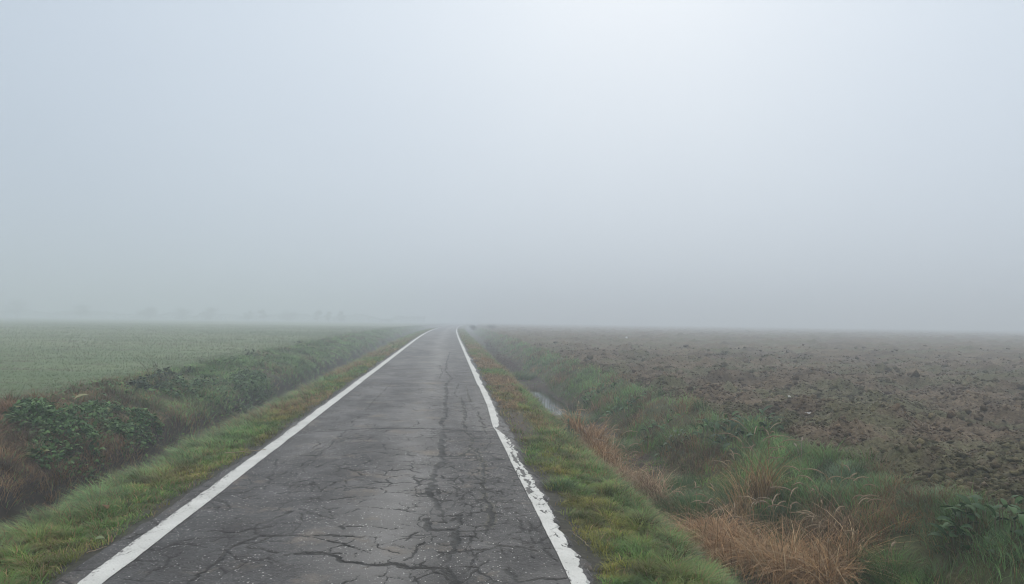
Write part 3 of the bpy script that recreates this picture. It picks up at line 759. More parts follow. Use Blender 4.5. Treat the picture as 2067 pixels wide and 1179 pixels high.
def dry_grass(name, u, y, label, ru, ry, n, h, cols, heads=6, hh=1.15, droop=.35, lean=.5):
    root = (u, y); o = empty(name, base(u, y)); tag(o, label, 'dry grass', 'clumps of dead grass in the right ditch')
    a = rng.uniform(0, 6.28, n); r = np.sqrt(rng.random(n))
    # several sub-tufts make the outline uneven
    kt = max(3, int(n / 160)); ta = rng.uniform(0, 6.28, kt); tr = np.sqrt(rng.random(kt)) * .85
    ti = rng.integers(0, kt, n)
    du = ru * (np.cos(ta) * tr)[ti] + rng.normal(0, .07, n); dy = ry * (np.sin(ta) * tr)[ti] + rng.normal(0, .09, n)
    hs = h * (rng.uniform(.6, 1.15, kt))[ti] * rng.uniform(.3, 1.15, n)
    az = rng.uniform(0, 6.28, kt)[ti] + rng.normal(0, 1.1, n)
    ci = rng.random(n); c = mix(np.array(cols[0]), np.array(cols[1]), ci) * rng.uniform(.65, 1.3, n)[:, None]
    c = np.where((rng.random(n) < .18)[:, None], np.array((.5, .38, .24)) * rng.uniform(.8, 1.2, n)[:, None], c)
    V, Q, C = ribbons(off(root, du, dy, -.02), hs, rng.uniform(.006, .014, n) * max(1, y / 9), az, lean * rng.uniform(.3, 1.5, n), droop * rng.uniform(.5, 1.8, n), c, 5, 1.7)
    mesh_np('blades', V, Q, None, M_dry, o, False, {'col': C})
    for k in range(heads):
        j = rng.integers(0, kt); d0 = ru * math.cos(ta[j]) * tr[j] + random.gauss(0, .05); e0 = ry * math.sin(ta[j]) * tr[j] + random.gauss(0, .05)
        b = off(root, d0, e0); H = h * hh * random.uniform(.75, 1.2); aa = random.uniform(0, 6.28); L = H * random.uniform(.2, .5)
        t = np.linspace(0, 1, 14)[:, None]
        pts = b + np.array([math.cos(aa), math.sin(aa), 0]) * L * t ** 2 + np.array([0, 0, 1]) * H * (t - .22 * t ** 4)
        st = MB(); V, Q, T = tube(pts[:11], .0022 * max(1, y / 9), 4); st.add(V, Q, T, np.array((.30, .22, .12)) * random.uniform(.7, 1.1))
        so_ = st.build('stalk', M_dry, o)
        hb = MB(); tt = np.linspace(10, 13, 6)
        hp = np.stack([np.interp(tt, np.arange(14), pts[:, q]) for q in range(3)], 1)
        hp[:, :2] += (np.linspace(0, 1, 6)[:, None] ** 1.5) * np.array([math.cos(aa), math.sin(aa)]) * .05; hp[:, 2] -= np.linspace(0, 1, 6) ** 2 * .05
        head(hp, .0065 * max(1, y / 9), np.array((.40, .31, .21)) * random.uniform(.75, 1.1), hb)
        hb.build('seed_head', M_dry, so_)
    return o
ORG = ((.28, .16, .08), (.50, .32, .17)); TAN = ((.24, .16, .10), (.40, .28, .18)); GLD = ((.28, .18, .08), (.54, .38, .20))
dry_grass('dry_grass_clump', 2.66, 13.8, 'small rusty clump of dead grass standing nearest the open water in the ditch', .28, .75, 1500, .84, ORG, 8, 1.1, .4, .5)
dry_grass('dry_grass_clump', 2.68, 12.3, 'narrow string of rusty dead grass joining two larger dry clumps down the ditch', .2, 1.0, 1100, .7, ORG, 6, 1.1, .5, .7)
dry_grass('dry_grass_clump', 2.78, 10.6, 'greyish tan mat of drooping dead grass beyond the big orange clump in the ditch', .36, 1.1, 2100, .68, TAN, 12, 1.05, .6, .8)
dry_grass('dry_grass_clump', 2.95, 7.75, 'thick orange brown clump of dead grass beside the verge in the near ditch', .42, .6, 2600, .74, ORG, 18, 1.1, .75, 1.0)
dry_grass('dry_grass_clump', 3.78, 8.6, 'tallest dry grass clump in the ditch with nodding pale seed heads', .34, .5, 330, .95, GLD, 26, 1.12, .4, .7)
dry_grass('dry_grass_clump', 3.45, 6.95, 'golden dead grass tangle at the bottom edge of the picture', .5, .65, 2400, .80, ((.27, .155, .07), (.50, .32, .165)), 24, 1.12, .7, 1.0)
dry_grass('dry_grass_clump', 3.95, 7.4, 'loose thin tuft of arching straw stems on the right of the golden tangle', .2, .35, 200, .66, TAN, 14, 1.2, .5, .6)

def stalk(u, y, label, H, aa, lean, nh=1, col=(.42, .33, .23)):
    o = empty('grass_stalk', base(u, y)); tag(o, label, 'grass stalk', 'single dead grass stalks on the right bank')
    for k in range(nh):
        st = MB()
        a = aa + .9 * k; h = H * (1 - .18 * k); t = np.linspace(0, 1, 14)[:, None]
        pts = np.array([math.cos(a), math.sin(a), 0]) * h * lean * t ** 2 + np.array([0, 0, 1]) * h * (t - .2 * t ** 4)
        V, Q, T = tube(pts[:12], .0026, 4); st.add(V, Q, T, np.array(col) * .7)
        V, Q, C = ribbons(np.array([pts[3], pts[5]]), .28 * h, .009, np.array([a + 1.5, a + 3.5]), 1.1, .6, np.array([col, col]) * .6, 4)
        st.add(V, Q, None, C); so_ = st.build('stalk', M_dry, o)
        hb = MB(); tt = np.linspace(10.5, 13, 6); hp = np.stack([np.interp(tt, np.arange(14), pts[:, q]) for q in range(3)], 1)
        head(hp, .009, col, hb); hb.build('seed_head', M_dry, so_)
stalk(4.5, 9.1, 'pale forked grass stalk standing alone at the edge of the ploughed soil', .55, 1.0, .25, 2, (.46, .38, .33))
stalk(3.85, 6.25, 'short pale stalk leaning right below the bare earth of the right bank', .42, .3, .3, 1)
stalk(3.35, 8.6, 'thin yellowish stalk with two bent heads left of the tallest dry clump', .66, 2.7, .35, 2, (.40, .34, .14))
stalk(4.25, 7.75, 'slender arched pale stalk between the tall dry clump and the grey green tussock', .5, .2, .5, 1)

def tussock(u, y, label, r, h, n, c0, c1, w=.006, droop=.35):
    a = rng.uniform(0, 6.28, n); q = np.sqrt(rng.random(n)) * r
    du, dy = q * np.cos(a), q * np.sin(a) * 1.15
    hs = h * (1.05 - .5 * q / r) * rng.uniform(.55, 1.15, n)
    c = mix(np.array(c0), np.array(c1), rng.random(n)) * rng.uniform(.7, 1.3, n)[:, None]
    c = np.where((rng.random(n) < .06)[:, None], STR * .9, c)
    V, Q, C = ribbons(off((u, y), du, dy, -.015), hs, w * rng.uniform(.7, 1.3, n) * max(1, y / 9) ** .8, a + rng.normal(0, .5, n), (.25 + .9 * q / r) * rng.uniform(.6, 1.3, n), droop * rng.uniform(.5, 1.5, n), c, 4, 1.6)
    o = mesh_np('grass_tussock', V, Q, None, M_grass, None, False, {'col': C}, base(u, y))
    tag(o, label, 'grass tussock', 'green grass tussocks along the right ditch')
G1, G2, G3, G4 = (.07, .145, .04), (.125, .23, .08), (.16, .26, .14), (.20, .29, .19)
tussock(3.2, 9.5, 'broad fine bladed green tussock on the ditch floor behind the orange dead grass', .48, .42, 1700, G1, G2)
tussock(3.4, 10.8, 'smaller green tussock just beyond the broad one on the ditch floor', .35, .34, 900, G1, G2)
tussock(4.7, 10.3, 'bright green tussock at the crest behind the large dark dock plant', .4, .24, 1100, G2, G3)
tussock(4.62, 8.35, 'grey green dewy tussock at the crest above the tall dry clump', .36, .24, 1300, G3, G4)
tussock(4.7, 7.75, 'flat topped green tussock at the crest right of the grey green one', .34, .21, 1200, G2, G3)
tussock(4.72, 6.85, 'round pale green tussock overhanging the bare earth on the right bank', .36, .23, 1300, G2, G4)
tussock(4.65, 6.25, 'dark green tussock between the round pale one and the broad leaved plant', .33, .28, 900, G1, G2)
tussock(4.7, 5.6, 'coarse green tussock nearest the right edge of the picture at the crest', .34, .2, 1100, G1, G3)
tussock(2.98, 17.6, 'soft green tussock at the near end of the open water', .55, .42, 1000, G2, G3)
tussock(2.9, 29.6, 'bushy yellow green tussock at the far end of the open water', .62, .6, 1000, (.09, .15, .045), (.14, .21, .075))
tussock(1.17, 7.5, 'dark upright tussock on the verge touching the right white line', .16, .17, 420, (.045, .085, .03), G2)
tussock(3.2, 14.0, 'dim green tussock behind the small rusty clump', .5, .36, 1000, G1, G2)

def dock(u, y, label, r, n, L, c0=(.03, .085, .025), c1=(.085, .18, .055)):
    L *= .8; n = int(n * 1.3)
    o = empty('dock_plant', base(u, y)); tag(o, label, 'broad leaved weed', 'broad leaved weeds on the right bank')
    m = MB(); st = m
    for k in range(n):
        a = random.uniform(0, 6.28); q = r * math.sqrt(random.random()); p = off((u, y), q * math.cos(a), q * math.sin(a))
        hgt = random.uniform(.06, .24) + random.uniform(0, .4) * L
        V, Q = leaf(L * random.uniform(.55, 1.1), L * random.uniform(.25, .42), a + random.gauss(0, .6), random.uniform(.15, 1.15), random.uniform(.5, 1.1), random.uniform(.1, .4), random.uniform(-.4, .4))
        m.add(V + p + np.array([0, 0, hgt]), Q, None, mix(np.array(c0), np.array(c1), random.random()) * random.uniform(.75, 1.25))
        V, Q, T = tube([p - np.array([0, 0, .02]), p + np.array([0, 0, hgt + .005])], .004, 4); st.add(V, Q, T, (.09, .09, .04))
    m.build('foliage', M_leaf, o, True)
dock(3.95, 19.3, 'wide spread of dark broad leaves on the bank above the open water', .55, 46, .24)
dock(4.0, 16.4, 'dark broad leaved weed below the crest a little nearer than the wide spread', .42, 34, .24)
dock(4.0, 13.7, 'compact broad leaved weed halfway down the bank beyond the small rusty clump', .32, 26, .22)
dock(3.8, 12.2, 'low broad leaved weed lying close to the ditch floor', .25, 18, .18, (.05, .09, .045), (.10, .15, .085))
dock(4.4, 11.9, 'medium broad leaved weed under the crest left of the largest one', .32, 24, .22)
dock(4.55, 11.0, 'largest dark broad leaved weed just under the crest of the right bank', .48, 48, .28, (.03, .07, .03), (.06, .115, .05))
dock(4.6, 5.95, 'big glossy leaved weed at the right edge of the picture', .38, 60, .23, (.022, .065, .02), (.065, .125, .045))
dock(2.05, 12.0, 'small pale leaved weed at the verge edge beside the small rusty clump', .13, 12, .12, (.05, .09, .045), (.12, .17, .11))

def bramble(name, label, u, y, spots, n, L, hmax, c0, c1):
    """spots: (du, dy, radius u, radius y) lobes of one patch"""
    o = empty(name, base(u, y)); tag(o, label, 'leafy weeds', 'leafy patches on the left bank')
    m = MB(); st = m
    for k in range(n):
        du0, dy0, a, b = random.choice(spots)
        t = random.uniform(0, 6.28); q = math.sqrt(random.random())
        du, dy = du0 + a * q * math.cos(t), dy0 + b * q * math.sin(t)
        top = hmax * (1 - q ** 2.2) * (.55 + .9 * float(vn((u + du) * 3.3, (y + dy) * 2.6, 231)))
        p = off((u, y), du, dy) + np.array([0, 0, .03 + top * (1 - random.random() ** 2.5)])
        if float(vn((u + du) * 4.5, (y + dy) * 3.2, 233)) < .2 + .2 * q: continue
        l = L * random.uniform(.5, 1.3)
        V, Q = leaf(l, l * random.uniform(.6, .85), random.uniform(0, 6.28), random.gauss(.1, .45), random.uniform(.3, .9), random.uniform(.1, .4), random.gauss(0, .35))
        c = mix(np.array(c0), np.array(c1), random.random() ** 1.5) * random.uniform(.75, 1.3)
        if random.random() < .03: c = np.array((.20, .22, .09))
        m.add(V + p, Q, None, c)
        if k % 9 == 0:
            g = off((u, y), du, dy, -.02); V, Q, T = tube([g, (g + p) / 2 + rng.normal(0, .03, 3), p], .003, 3); st.add(V, Q, T, (.10, .075, .045))
    m.build('foliage', M_leaf, o, True)
bramble('leafy_weed_patch', 'large dark green leafy patch among brown weeds on the left bank nearest the camera', -5.9, 12.3,
        [(.3, -.6, .45, 1.1), (.0, .3, .5, 1.2), (-.8, .4, .25, .6), (-.15, 1.5, .45, .9), (.4, 1.5, .3, .9), (-.4, -.3, .4, .7), (.45, .5, .3, 1.2)], 8200, .075, .24, (.03, .085, .024), (.14, .25, .085))
bramble('leafy_weed_patch', 'second greener patch of small leaves farther along the left bank', -5.75, 19.2,
        [(0, 0, .7, 1.6), (.3, 1.6, .6, 1.5), (.1, 3.2, .5, 1.3), (-.4, -1.2, .5, .8)], 3600, .088, .22, (.04, .095, .035), (.13, .21, .09))
bramble('leafy_weed_patch', 'low dark leafy mat at the crest of the left bank below the bare stalks', -6.75, 17.6,
        [(0, 0, .3, .9), (-.1, 1.3, .3, .8), (.1, -.9, .2, .6)], 900, .08, .2, (.025, .05, .025), (.05, .085, .045))

def bare_stalk(u, y, label, H, aa, lean, br, thick=.006, name='weed_stalk'):
    o = empty(name, base(u, y)); tag(o, label, 'weed stalk', 'bare stalks on the crest of the left bank')
    st = MB(); lv = MB()
    t = np.linspace(0, 1, 8)[:, None]
    pts = np.array([math.cos(aa), math.sin(aa), 0]) * H * lean * t ** 1.3 + np.array([0, 0, 1]) * H * t + rng.normal(0, .006, (8, 3)) * t
    V, Q, T = tube(pts, np.linspace(thick, thick * .4, 8), 5); st.add(V, Q, T, (.07, .055, .04))
    for k in range(br):
        i = random.randint(2, 7); a = random.uniform(0, 6.28); L = H * random.uniform(.08, .22)
        e = pts[i] + np.array([math.cos(a) * L * .6, math.sin(a) * L * .6, L])
        V, Q, T = tube([pts[i], (pts[i] + e) / 2, e], thick * .45, 4); st.add(V, Q, T, (.07, .055, .04))
        for q in range(3):
            V, Q = leaf(.05, .025, random.uniform(0, 6.28), random.uniform(-.3, .8)); lv.add(V + pts[i] + (e - pts[i]) * random.random(), Q, None, np.array((.07, .06, .04)) * random.uniform(.7, 1.4))
    st.build('stem', M_twig, o); lv.build('dead_leaves', M_leaf, o)
bare_stalk(-6.62, 16.0, 'short stubby dead stalk at the near end of the dark leafy mat', .24, .5, .1, 5, .010)
bare_stalk(-7.2, 18.8, 'longest thin stalk on the left crest leaning far to the left', .50, PI, .75, 3)
bare_stalk(-7.15, 18.9, 'upright stalk just right of the longest leaning one', .46, PI * .9, .2, 4)
bare_stalk(-6.9, 18.7, 'dark branching stalk leaning left at the far end of the dark leafy mat', .40, PI, .45, 6, .009)
def crest_tuft(u, y, label, s):
    m = MB(); n = 60
    for k in range(n):
        V, Q = leaf(s * random.uniform(.25, .5), s * random.uniform(.1, .2), random.uniform(0, 6.28), random.uniform(.1, 1.3), .7, .2)
        m.add(V + off((u, y), random.gauss(0, s * .35), random.gauss(0, s * .6)) + np.array([0, 0, random.random() * s * .7]), Q, None, np.array((.05, .075, .035)) * random.uniform(.6, 1.5))
    o = m.build('crest_weed', M_leaf, None, False, base(u, y)); tag(o, label, 'weed', 'small dark weeds on the crest of the left bank')
crest_tuft(-7.0, 20.9, 'small dark weed on the left crest nearest the bare stalks', .22)
crest_tuft(-7.05, 23.1, 'spiky dark weed on the left crest second beyond the bare stalks', .24)
crest_tuft(-7.15, 25.4, 'low dark weed on the left crest between the spiky weed and the purplish patch', .26)
crest_tuft(-7.05, 27.6, 'purplish dark weed spread along the left crest where the bank turns greener', .38)
crest_tuft(-7.2, 37.0, 'farthest small dark weed seen on the left crest in the fog', .34)

def twiggy(name, u, y, label, ru, ry, n, h, col):
    o = empty(name, base(u, y)); tag(o, label, 'dry shrub')
    st = MB(); lv = MB()
    for k in range(n):
        a = random.uniform(0, 6.28); q = math.sqrt(random.random()); b = off((u, y), ru * q * math.cos(a), ry * q * math.sin(a), -.02)
        H = h * random.uniform(.5, 1.1); d = np.array([random.gauss(0, .3), random.gauss(0, .3), 1.]); p = [b]
        for j in range(5): d = d + rng.normal(0, .14, 3) * np.array([1, 1, .3]); p.append(p[-1] + d / np.linalg.norm(d) * H / 5)
        c = np.array(col) * random.uniform(.6, 1.3)
        V, Q, T = tube(p, np.linspace(.008, .003, 6), 3); st.add(V, Q, T, c)
        for j in range(7):
            i = random.randint(1, 5); e = p[i] + np.array([random.gauss(0, .6), random.gauss(0, .6), .7]) * H * .22
            V, Q, T = tube([p[i], e], .0035, 3); st.add(V, Q, T, c)
            for w in range(3):
                V, Q = leaf(random.uniform(.03, .08), .03, random.uniform(0, 6.28), random.uniform(-.6, .8)); lv.add(V + p[i] + (e - p[i]) * random.random(), Q, None, np.array(col) * random.uniform(.7, 1.5))
    st.build('twigs', M_twig, o); lv.build('dead_leaves', M_leaf, o)
twiggy('dry_shrub', 2.75, 33.5, 'low reddish grey dry shrub along the right ditch beyond the open water', .55, 3.2, 130, .62, (.12, .085, .075))
twiggy('dry_shrub', 2.75, 46.0, 'thin taller dry shrub behind the reddish one farther down the right ditch', .4, 2.0, 40, 1.0, (.11, .09, .08))

# open water is crossed by thin dark rushes
def rush(u, y, label, r, n):
    a = rng.uniform(0, 6.28, n); q = r * np.sqrt(rng.random(n))
    P = off((u, y), q * np.cos(a), q * np.sin(a) * 1.6, -.03)
    V, Q, C = ribbons(P, rng.uniform(.2, .42, n), .012, rng.uniform(0, 6.28, n), .15, .1, np.array((.05, .06, .035)) * rng.uniform(.6, 1.5, n)[:, None], 3)
    o = mesh_np('rush_clump', V, Q, None, M_grass, None, False, {'col': C}, base(u, y)); tag(o, label, 'rushes', 'rushes standing in the ditch water')
rush(3.2, 20.3, 'thickest thin dark rushes at the near end of the ditch water', .45, 120)
rush(2.95, 22.6, 'sparse dark rushes in the middle of the ditch water', .42, 130)
rush(3.0, 25.6, 'few thin rushes at the far end of the ditch water', .35, 60)

# trees and bushes almost lost in the fog
def tree(x, y, label, H, W, name='tree', group='trees and bushes along the far edge of the meadow', multi=False):
    b = (x, y, float(z0(y)) - .05); o = empty(name, b); tag(o, label, 'tree' if name == 'tree' else 'bush', group)
    tr = MB(); cr = MB(); tips = []
    stems = random.randint(3, 5) if multi else 1
    for s in range(stems):
        d = np.array([random.gauss(0, .35 if multi else .06), random.gauss(0, .35 if multi else .06), 1.]); p = [np.zeros(3)]
        for k in range(6): d = d + rng.normal(0, .07, 3); p.append(p[-1] + d / np.linalg.norm(d) * H * .78 / 6)
        V, Q, T = tube(p, np.linspace(.035, .01, 7) * H * (.5 if multi else 1), 7); tr.add(V, Q, T, (.06, .05, .042))
        for k in range(10 if not multi else 5):
            i = random.randint(0 if multi else 1, 5); a = random.uniform(0, 6.28); L = W * random.uniform(.3, .55) * (1.1 - .06 * i)
            e = p[i] + np.array([math.cos(a) * L, math.sin(a) * L, L * random.uniform(.3, .9)])
            V, Q, T = tube([p[i], (p[i] + e) / 2 + rng.normal(0, .05 * L, 3), e], [.012 * H, .008 * H, .003 * H], 5); tr.add(V, Q, T, (.06, .05, .042)); tips += [e, (p[i] + e) / 2 + np.array([0, 0, .1 * H])]
        tips.append(p[-1])
    for t in tips:
        cr_r = W * random.uniform(.16, .28); n = 110
        P = t + rng.normal(0, .55, (n, 3)) * cr_r * np.array([1, 1, .8]); P[:, 2] = np.maximum(P[:, 2], .08 * H)
        d1 = rng.normal(0, 1, (n, 3)); d2 = rng.normal(0, 1, (n, 3)); s = .028 * H * rng.uniform(.5, 1.2, n)[:, None]
        d1 = d1 / np.linalg.norm(d1, axis=1)[:, None] * s; d2 = d2 / np.linalg.norm(d2, axis=1)[:, None] * s * .6
        V = np.stack([P - d1, P + d2, P + d1, P - d2], 1).reshape(-1, 3)
        cr.add(V, np.arange(4 * n).reshape(-1, 4), None, np.repeat(np.array((.05, .065, .035)) * rng.uniform(.6, 1.4, n)[:, None], 4, 0))
    tr.build('trunk', M_twig, o); cr.build('crown', M_leaf, o)
def hedge(px0, px1, D, H, label):
    x0, x1 = (px0 - 905) / 1490 * D, (px1 - 905) / 1490 * D
    o = empty('hedge', ((x0 + x1) / 2, D, float(z0(D)))); tag(o, label, 'hedge')
    n = 16000; X = rng.uniform(x0, x1, n); top = H * (.35 + .9 * fbm(X * .16, X * 0, 251, 4))
    P = np.stack([X - (x0 + x1) / 2, rng.normal(0, 1.2, n), top * rng.random(n) ** .7], 1)
    d1 = rng.normal(0, 1, (n, 3)); d2 = rng.normal(0, 1, (n, 3)); sz = .24 * rng.uniform(.5, 1.2, n)[:, None]
    d1 = d1 / np.linalg.norm(d1, axis=1)[:, None] * sz; d2 = d2 / np.linalg.norm(d2, axis=1)[:, None] * sz * .6
    m = MB(); m.add(np.stack([P - d1, P + d2, P + d1, P - d2], 1).reshape(-1, 3), np.arange(4 * n).reshape(-1, 4), None, np.repeat(np.array((.05, .065, .035)) * rng.uniform(.6, 1.4, n)[:, None], 4, 0))
    m.build('foliage', M_leaf, o)
hedge(-120, 860, 296, 3.2, 'low uneven hedge almost lost in fog along the far edge of the meadow')
for px, H, W, D, nm, mu, lab in [
    (18, 7.8, 8.0, 225, 'tree', 0, 'tallest faint tree in the fog beyond the meadow at the left edge'),
    (84, 5.6, 7.0, 232, 'tree', 0, 'wide rounded faint tree in the fog next to the tallest one'),
    (200, 4.6, 4.2, 228, 'tree', 0, 'lone faint tree in the fog standing in the gap right of the wide rounded one'),
    (325, 3.9, 3.6, 230, 'bush', 1, 'first small faint bush right of the lone tree beyond the meadow'),
    (388, 3.4, 4.6, 236, 'bush', 1, 'low spreading faint bush second right of the lone tree'),
    (442, 4.0, 4.0, 230, 'bush', 1, 'faint bush third right of the lone tree beyond the meadow'),
    (514, 3.9, 2.8, 228, 'tree', 0, 'left one of two faint narrow trees close together beyond the meadow'),
    (544, 3.8, 2.6, 228, 'tree', 0, 'right one of two faint narrow trees close together beyond the meadow'),
    (592, 2.8, 4.8, 234, 'bush', 1, 'lowest broad faint bush between the two narrow trees and the row of three'),
    (647, 3.8, 2.2, 222, 'tree', 0, 'left one of three slim faint trees near the far end of the road'),
    (670, 3.6, 1.8, 222, 'tree', 0, 'middle one of three slim faint trees near the far end of the road'),
    (694, 3.7, 2.0, 222, 'tree', 0, 'right one of three slim faint trees near the far end of the road')]:
    tree((px - 905) / 1490 * D * 1.2, D * 1.2, lab, H * 1.2, W * 1.25, nm, multi=bool(mu))
tree(3.4, 98., 'small dark bush at the right roadside where the road bends into the fog', .62, 1.0, 'bush', 'bushes by the bend', True)
tree(6.2, 104., 'pale low bush on the field side of the roadside bush at the bend', .6, 1.4, 'bush', 'bushes by the bend', True)

# litter, stones, straws
def scrap(name, x, y, label, cat, sx, sy, col, rough, tilt):
    n = 7; a = np.linspace(-.5, .5, n); X, Y = np.meshgrid(a, a); X, Y = X.ravel(), Y.ravel()
    Z = (fbm(X * 3 + x, Y * 3 + y, 241, 3) - .5) * rough
    edge = 1 + .35 * (fbm(X * 4 + y, Y * 4, 243, 2) - .5)
    V = np.stack([X * sx * edge, Y * sy * edge, Z], 1)
    c, s = math.cos(tilt), math.sin(tilt); V = np.stack([V[:, 0], V[:, 1] * c - V[:, 2] * s, V[:, 1] * s + V[:, 2] * c], 1)
    i = (np.arange(n - 1)[:, None] * n + np.arange(n - 1)[None]).ravel(); Q = np.stack([i, i + 1, i + n + 1, i + n], 1)
    V2 = V - np.array([0, 0, .003]); QQ = np.concatenate([Q, Q[:, ::-1] + n * n])
    hz = float(ter_field(np.array([x - float(cx(y))]), np.array([y]))[0]) if x > 5 else float(ter(x - float(cx(y)), y))
    o = mesh_np(name, np.concatenate([V, V2]), QQ, None, M_leaf, None, True, {'col': np.tile(np.array(col), (2 * n * n, 1))}, (x, y, hz + abs(math.sin(tilt)) * sy * .5 + .02))
    tag(o, label, cat)
scrap('paper_scrap', 13.96, 56.9, 'tiny upright white scrap far off on the ploughed field near its foggy edge', 'litter', .16, .22, (.75, .77, .78), .08, 1.2)
scrap('paper_scrap', 9.72, 16.03, 'white folded scrap lying on brown soil in the middle of the ploughed field', 'litter', .09, .13, (.78, .78, .74), .05, .8)
scrap('plastic_scrap', 6.4, 12.7, 'flat pale grey scrap pressed into the soil near the right bank crest', 'litter', .15, .09, (.42, .42, .42), .05, .15)
scrap('stone', 6.45, 13.5, 'small white stone on the soil just beyond the flat pale scrap', 'stone', .05, .05, (.6, .6, .56), .05, .4)
def fallen_leaf(u, y, label, L, W, az, col, dz, el=.3):
    V, Q = leaf(L, W, az, el, .5, .25, .3)
    o = mesh_np('fallen_leaf', np.concatenate([V, V - np.array([0, 0, .002])]), np.concatenate([Q, Q[:, ::-1] + len(V)]), None, M_leaf, None, True, {'col': np.tile(np.array(col), (2 * len(V), 1))}, base(u, y, dz))
    tag(o, label, 'leaf')
fallen_leaf(-6.5, 13.6, 'pale yellow leaf sticking up from brown weeds above the large leafy patch', .24, .09, .6, (.34, .33, .17), .22, .6)
fallen_leaf(-2.56, 5.74, 'light green fallen leaf at the grass edge beside the left white line', .07, .04, .2, (.22, .28, .14), .05)
fallen_leaf(-2.85, 6.6, 'curled brown dead leaf lying in the left verge grass', .15, .06, 2.2, (.16, .085, .03), .07)
def straw(u, y, label, L, az, col, name='straw', r=.004, bend=.04):
    t = np.linspace(-.5, .5, 7)[:, None]; d = np.array([math.cos(az), math.sin(az), 0]); s = np.array([-d[1], d[0], 0])
    pts = d * L * t + s * bend * L * (t * 2) ** 2 + rng.normal(0, .004, (7, 3)) * np.array([1, 1, .3])
    V, Q, T = tube(pts, np.linspace(r, r * .5, 7), 5)
    z = float(np.maximum(ter(u, y), road_h(u, y) if -2.5 < u < 1.0 else -9)) + r + .012
    o = mesh_np(name, V, Q, T, M_twig, None, True, {'col': np.tile(np.array(col), (len(V), 1))}, (u, y, z)); tag(o, label, 'twig')
straw(-2.40, 9.25, 'long pale straw lying across the broken asphalt edge outside the left white line', .5, .55, (.34, .27, .18), r=.006)
straw(-2.43, 5.5, 'short tan twig on the dark asphalt edge beside the near left white line', .16, 1.2, (.30, .23, .16), 'twig')
straw(1.06, 5.7, 'thin tan twig lying along the outer edge of the right white line', .34, 1.75, (.30, .24, .17), 'twig')
straw(-5.75, 11.4, 'bleached stick lying over the dark foot of the left bank', .6, 2.6, (.2, .17, .14), 'stick', .008)

# ------------------------------------------------------------------ air, sky, sun, camera
def haze():
    m = bpy.data.materials.new('fog'); m.use_nodes = True; nt = m.node_tree
    nt.nodes.clear()
    out = nd(nt, 'ShaderNodeOutputMaterial'); v = nd(nt, 'ShaderNodeVolumePrincipled')
    v.inputs['Color'].default_value = (.86, .93, 1., 1); v.inputs['Density'].default_value = HAZE_D
    v.inputs['Anisotropy'].default_value = .35
    for k in ('Density Attribute', 'Color Attribute', 'Temperature Attribute'):
        if k in v.inputs: v.inputs[k].default_value = ''
    nt.links.new(v.outputs[0], out.inputs['Volume'])
    x, y0, y1, a, b = 910, -60, 910, -2.4, 15.
    V = [(-x, y0, a), (x, y0, a), (x, y1, a), (-x, y1, a), (-x, y0, b), (x, y0, b), (x, y1, b), (-x, y1, b)]
    Q = [(0, 3, 2, 1), (4, 5, 6, 7), (0, 1, 5, 4), (1, 2, 6, 5), (2, 3, 7, 6), (3, 0, 4, 7)]
    o = mesh_np('haze', V, Q, None, m); tag(o, 'even pale fog lying over the road and fields', 'fog', kind='stuff')
HAZE_D = .0094
haze()

SUN_EL, SUN_AZ = rad(32), rad(15)            # azimuth from +Y towards +X
def world():
    w = bpy.data.worlds.new('World'); S.world = w; w.use_nodes = True; nt = w.node_tree
    bg = nt.nodes['Background']
    sky = nd(nt, 'ShaderNodeTexSky', sky_type='NISHITA'); sky.sun_disc = False
    sky.sun_elevation = SUN_EL; sky.sun_rotation = SUN_AZ; sky.dust_density = 4
    tc = nd(nt, 'ShaderNodeTexCoord')
    nrm = nd(nt, 'ShaderNodeVectorMath', operation='NORMALIZE'); nt.links.new(tc.outputs['Generated'], nrm.inputs[0])
    # overcast: bright where the sun stands behind the cloud, duller low down and away from it
    dt = nd(nt, 'ShaderNodeVectorMath', operation='DOT_PRODUCT'); nt.links.new(nrm.outputs[0], dt.inputs[0])
    ge = rad(30); ga = rad(17)
    dt.inputs[1].default_value = (math.sin(ga) * math.cos(ge), math.cos(ga) * math.cos(ge), math.sin(ge))
    glow = ramp(nt, dt.outputs['Value'], GLOW)
    sp = nd(nt, 'ShaderNodeSeparateXYZ'); nt.links.new(nrm.outputs[0], sp.inputs[0])
    el = ramp(nt, sp.outputs['Z'], ELEV)
    cloud = nd(nt, 'ShaderNodeTexNoise'); cloud.inputs['Scale'].default_value = 1.6; cloud.inputs['Detail'].default_value = 3
    nt.links.new(nrm.outputs[0], cloud.inputs['Vector'])
    cl = ramp(nt, cloud.outputs['Fac'], [(.3, (.93, .94, .96)), (.7, (1, 1, 1))])
    c = mixc(nt, el, glow, 1., 'ADD')
    c = mixc(nt, c, cl, 1., 'MULTIPLY')
    sc = nd(nt, 'ShaderNodeVectorMath', operation='SCALE'); nt.links.new(c, sc.inputs[0]); sc.inputs['Scale'].default_value = CLOUD
    c = mixc(nt, sky.outputs[0], sc.outputs[0], .96)
    nt.links.new(c, bg.inputs[0]); bg.inputs[1].default_value = .1
ELEV = [(0., (.435, .51, .59)), (.12, (.425, .50, .588)), (.4, (.45, .525, .615)), (1., (1.36, 1.29, 1.19))]
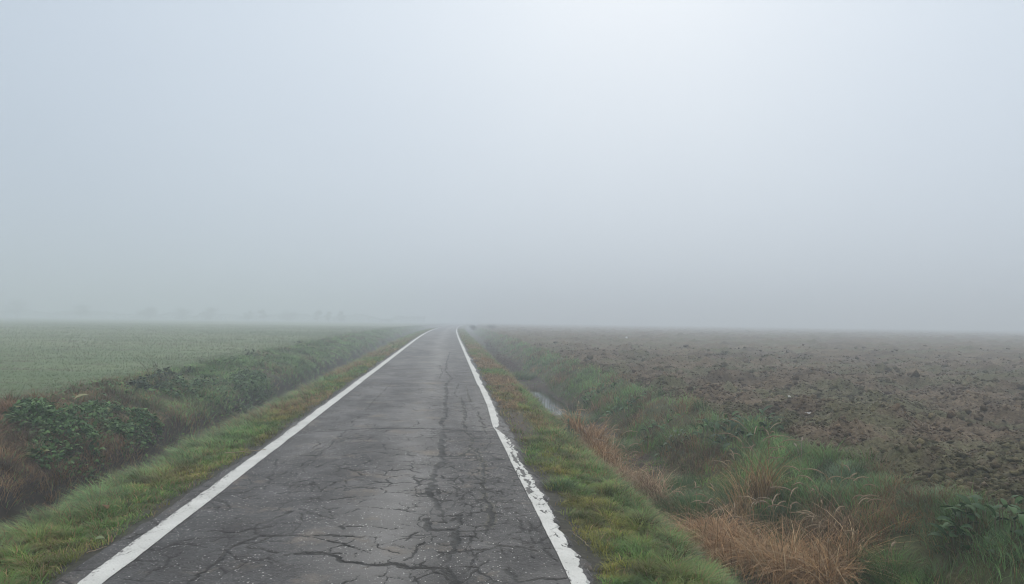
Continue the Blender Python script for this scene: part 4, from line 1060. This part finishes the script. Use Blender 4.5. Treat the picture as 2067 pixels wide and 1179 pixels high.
GLOW = [(.45, (0, 0, 0)), (.7, (.05, .05, .05)), (.88, (.135, .133, .128)), (1., (.20, .195, .185))]
CLOUD = 11.9
world()
sl = bpy.data.lights.new('sun', 'SUN'); sl.energy = .6; sl.angle = rad(40); sl.color = (1, .95, .86)
so = bpy.data.objects.new('sun', sl); COL.objects.link(so)
from mathutils import Vector, Matrix
sd = Vector((math.sin(SUN_AZ) * math.cos(SUN_EL), math.cos(SUN_AZ) * math.cos(SUN_EL), math.sin(SUN_EL)))
so.rotation_euler = sd.to_track_quat('Z', 'Y').to_euler(); so.location = (0, 0, 50)

cd = bpy.data.cameras.new('camera'); co = bpy.data.objects.new('camera', cd); COL.objects.link(co); S.camera = co
cd.sensor_width = 36; cd.lens = 1490 / 2067 * 36; cd.clip_end = 5000; cd.clip_start = .05
yaw, pit, rol = rad(4.93), rad(2.29), rad(.8)
f = Vector((math.sin(yaw) * math.cos(pit), math.cos(yaw) * math.cos(pit), math.sin(pit)))
r0 = Vector((math.cos(yaw), -math.sin(yaw), 0)); u0 = r0.cross(f)
Rv = math.cos(rol) * r0 + math.sin(rol) * u0; Uv = Rv.cross(f)
co.matrix_world = Matrix(((Rv.x, Uv.x, -f.x, 0), (Rv.y, Uv.y, -f.y, 0), (Rv.z, Uv.z, -f.z, 1.7), (0, 0, 0, 1)))

S.view_settings.view_transform = 'Standard'; S.view_settings.look = 'None'
S.view_settings.exposure = 0; S.view_settings.gamma = 1
S.render.engine = 'CYCLES'
cy = S.cycles
cy.max_bounces = 6; cy.diffuse_bounces = 3; cy.glossy_bounces = 2; cy.transmission_bounces = 3; cy.volume_bounces = 1; cy.transparent_max_bounces = 4
cy.use_denoising = True; cy.denoiser = 'OPENIMAGEDENOISE'; cy.denoising_input_passes = 'RGB_ALBEDO_NORMAL'; cy.denoising_prefilter = 'ACCURATE'; cy.caustics_reflective = False; cy.caustics_refractive = False
cy.use_adaptive_sampling = True; cy.adaptive_threshold = .005; cy.filter_width = 1.05
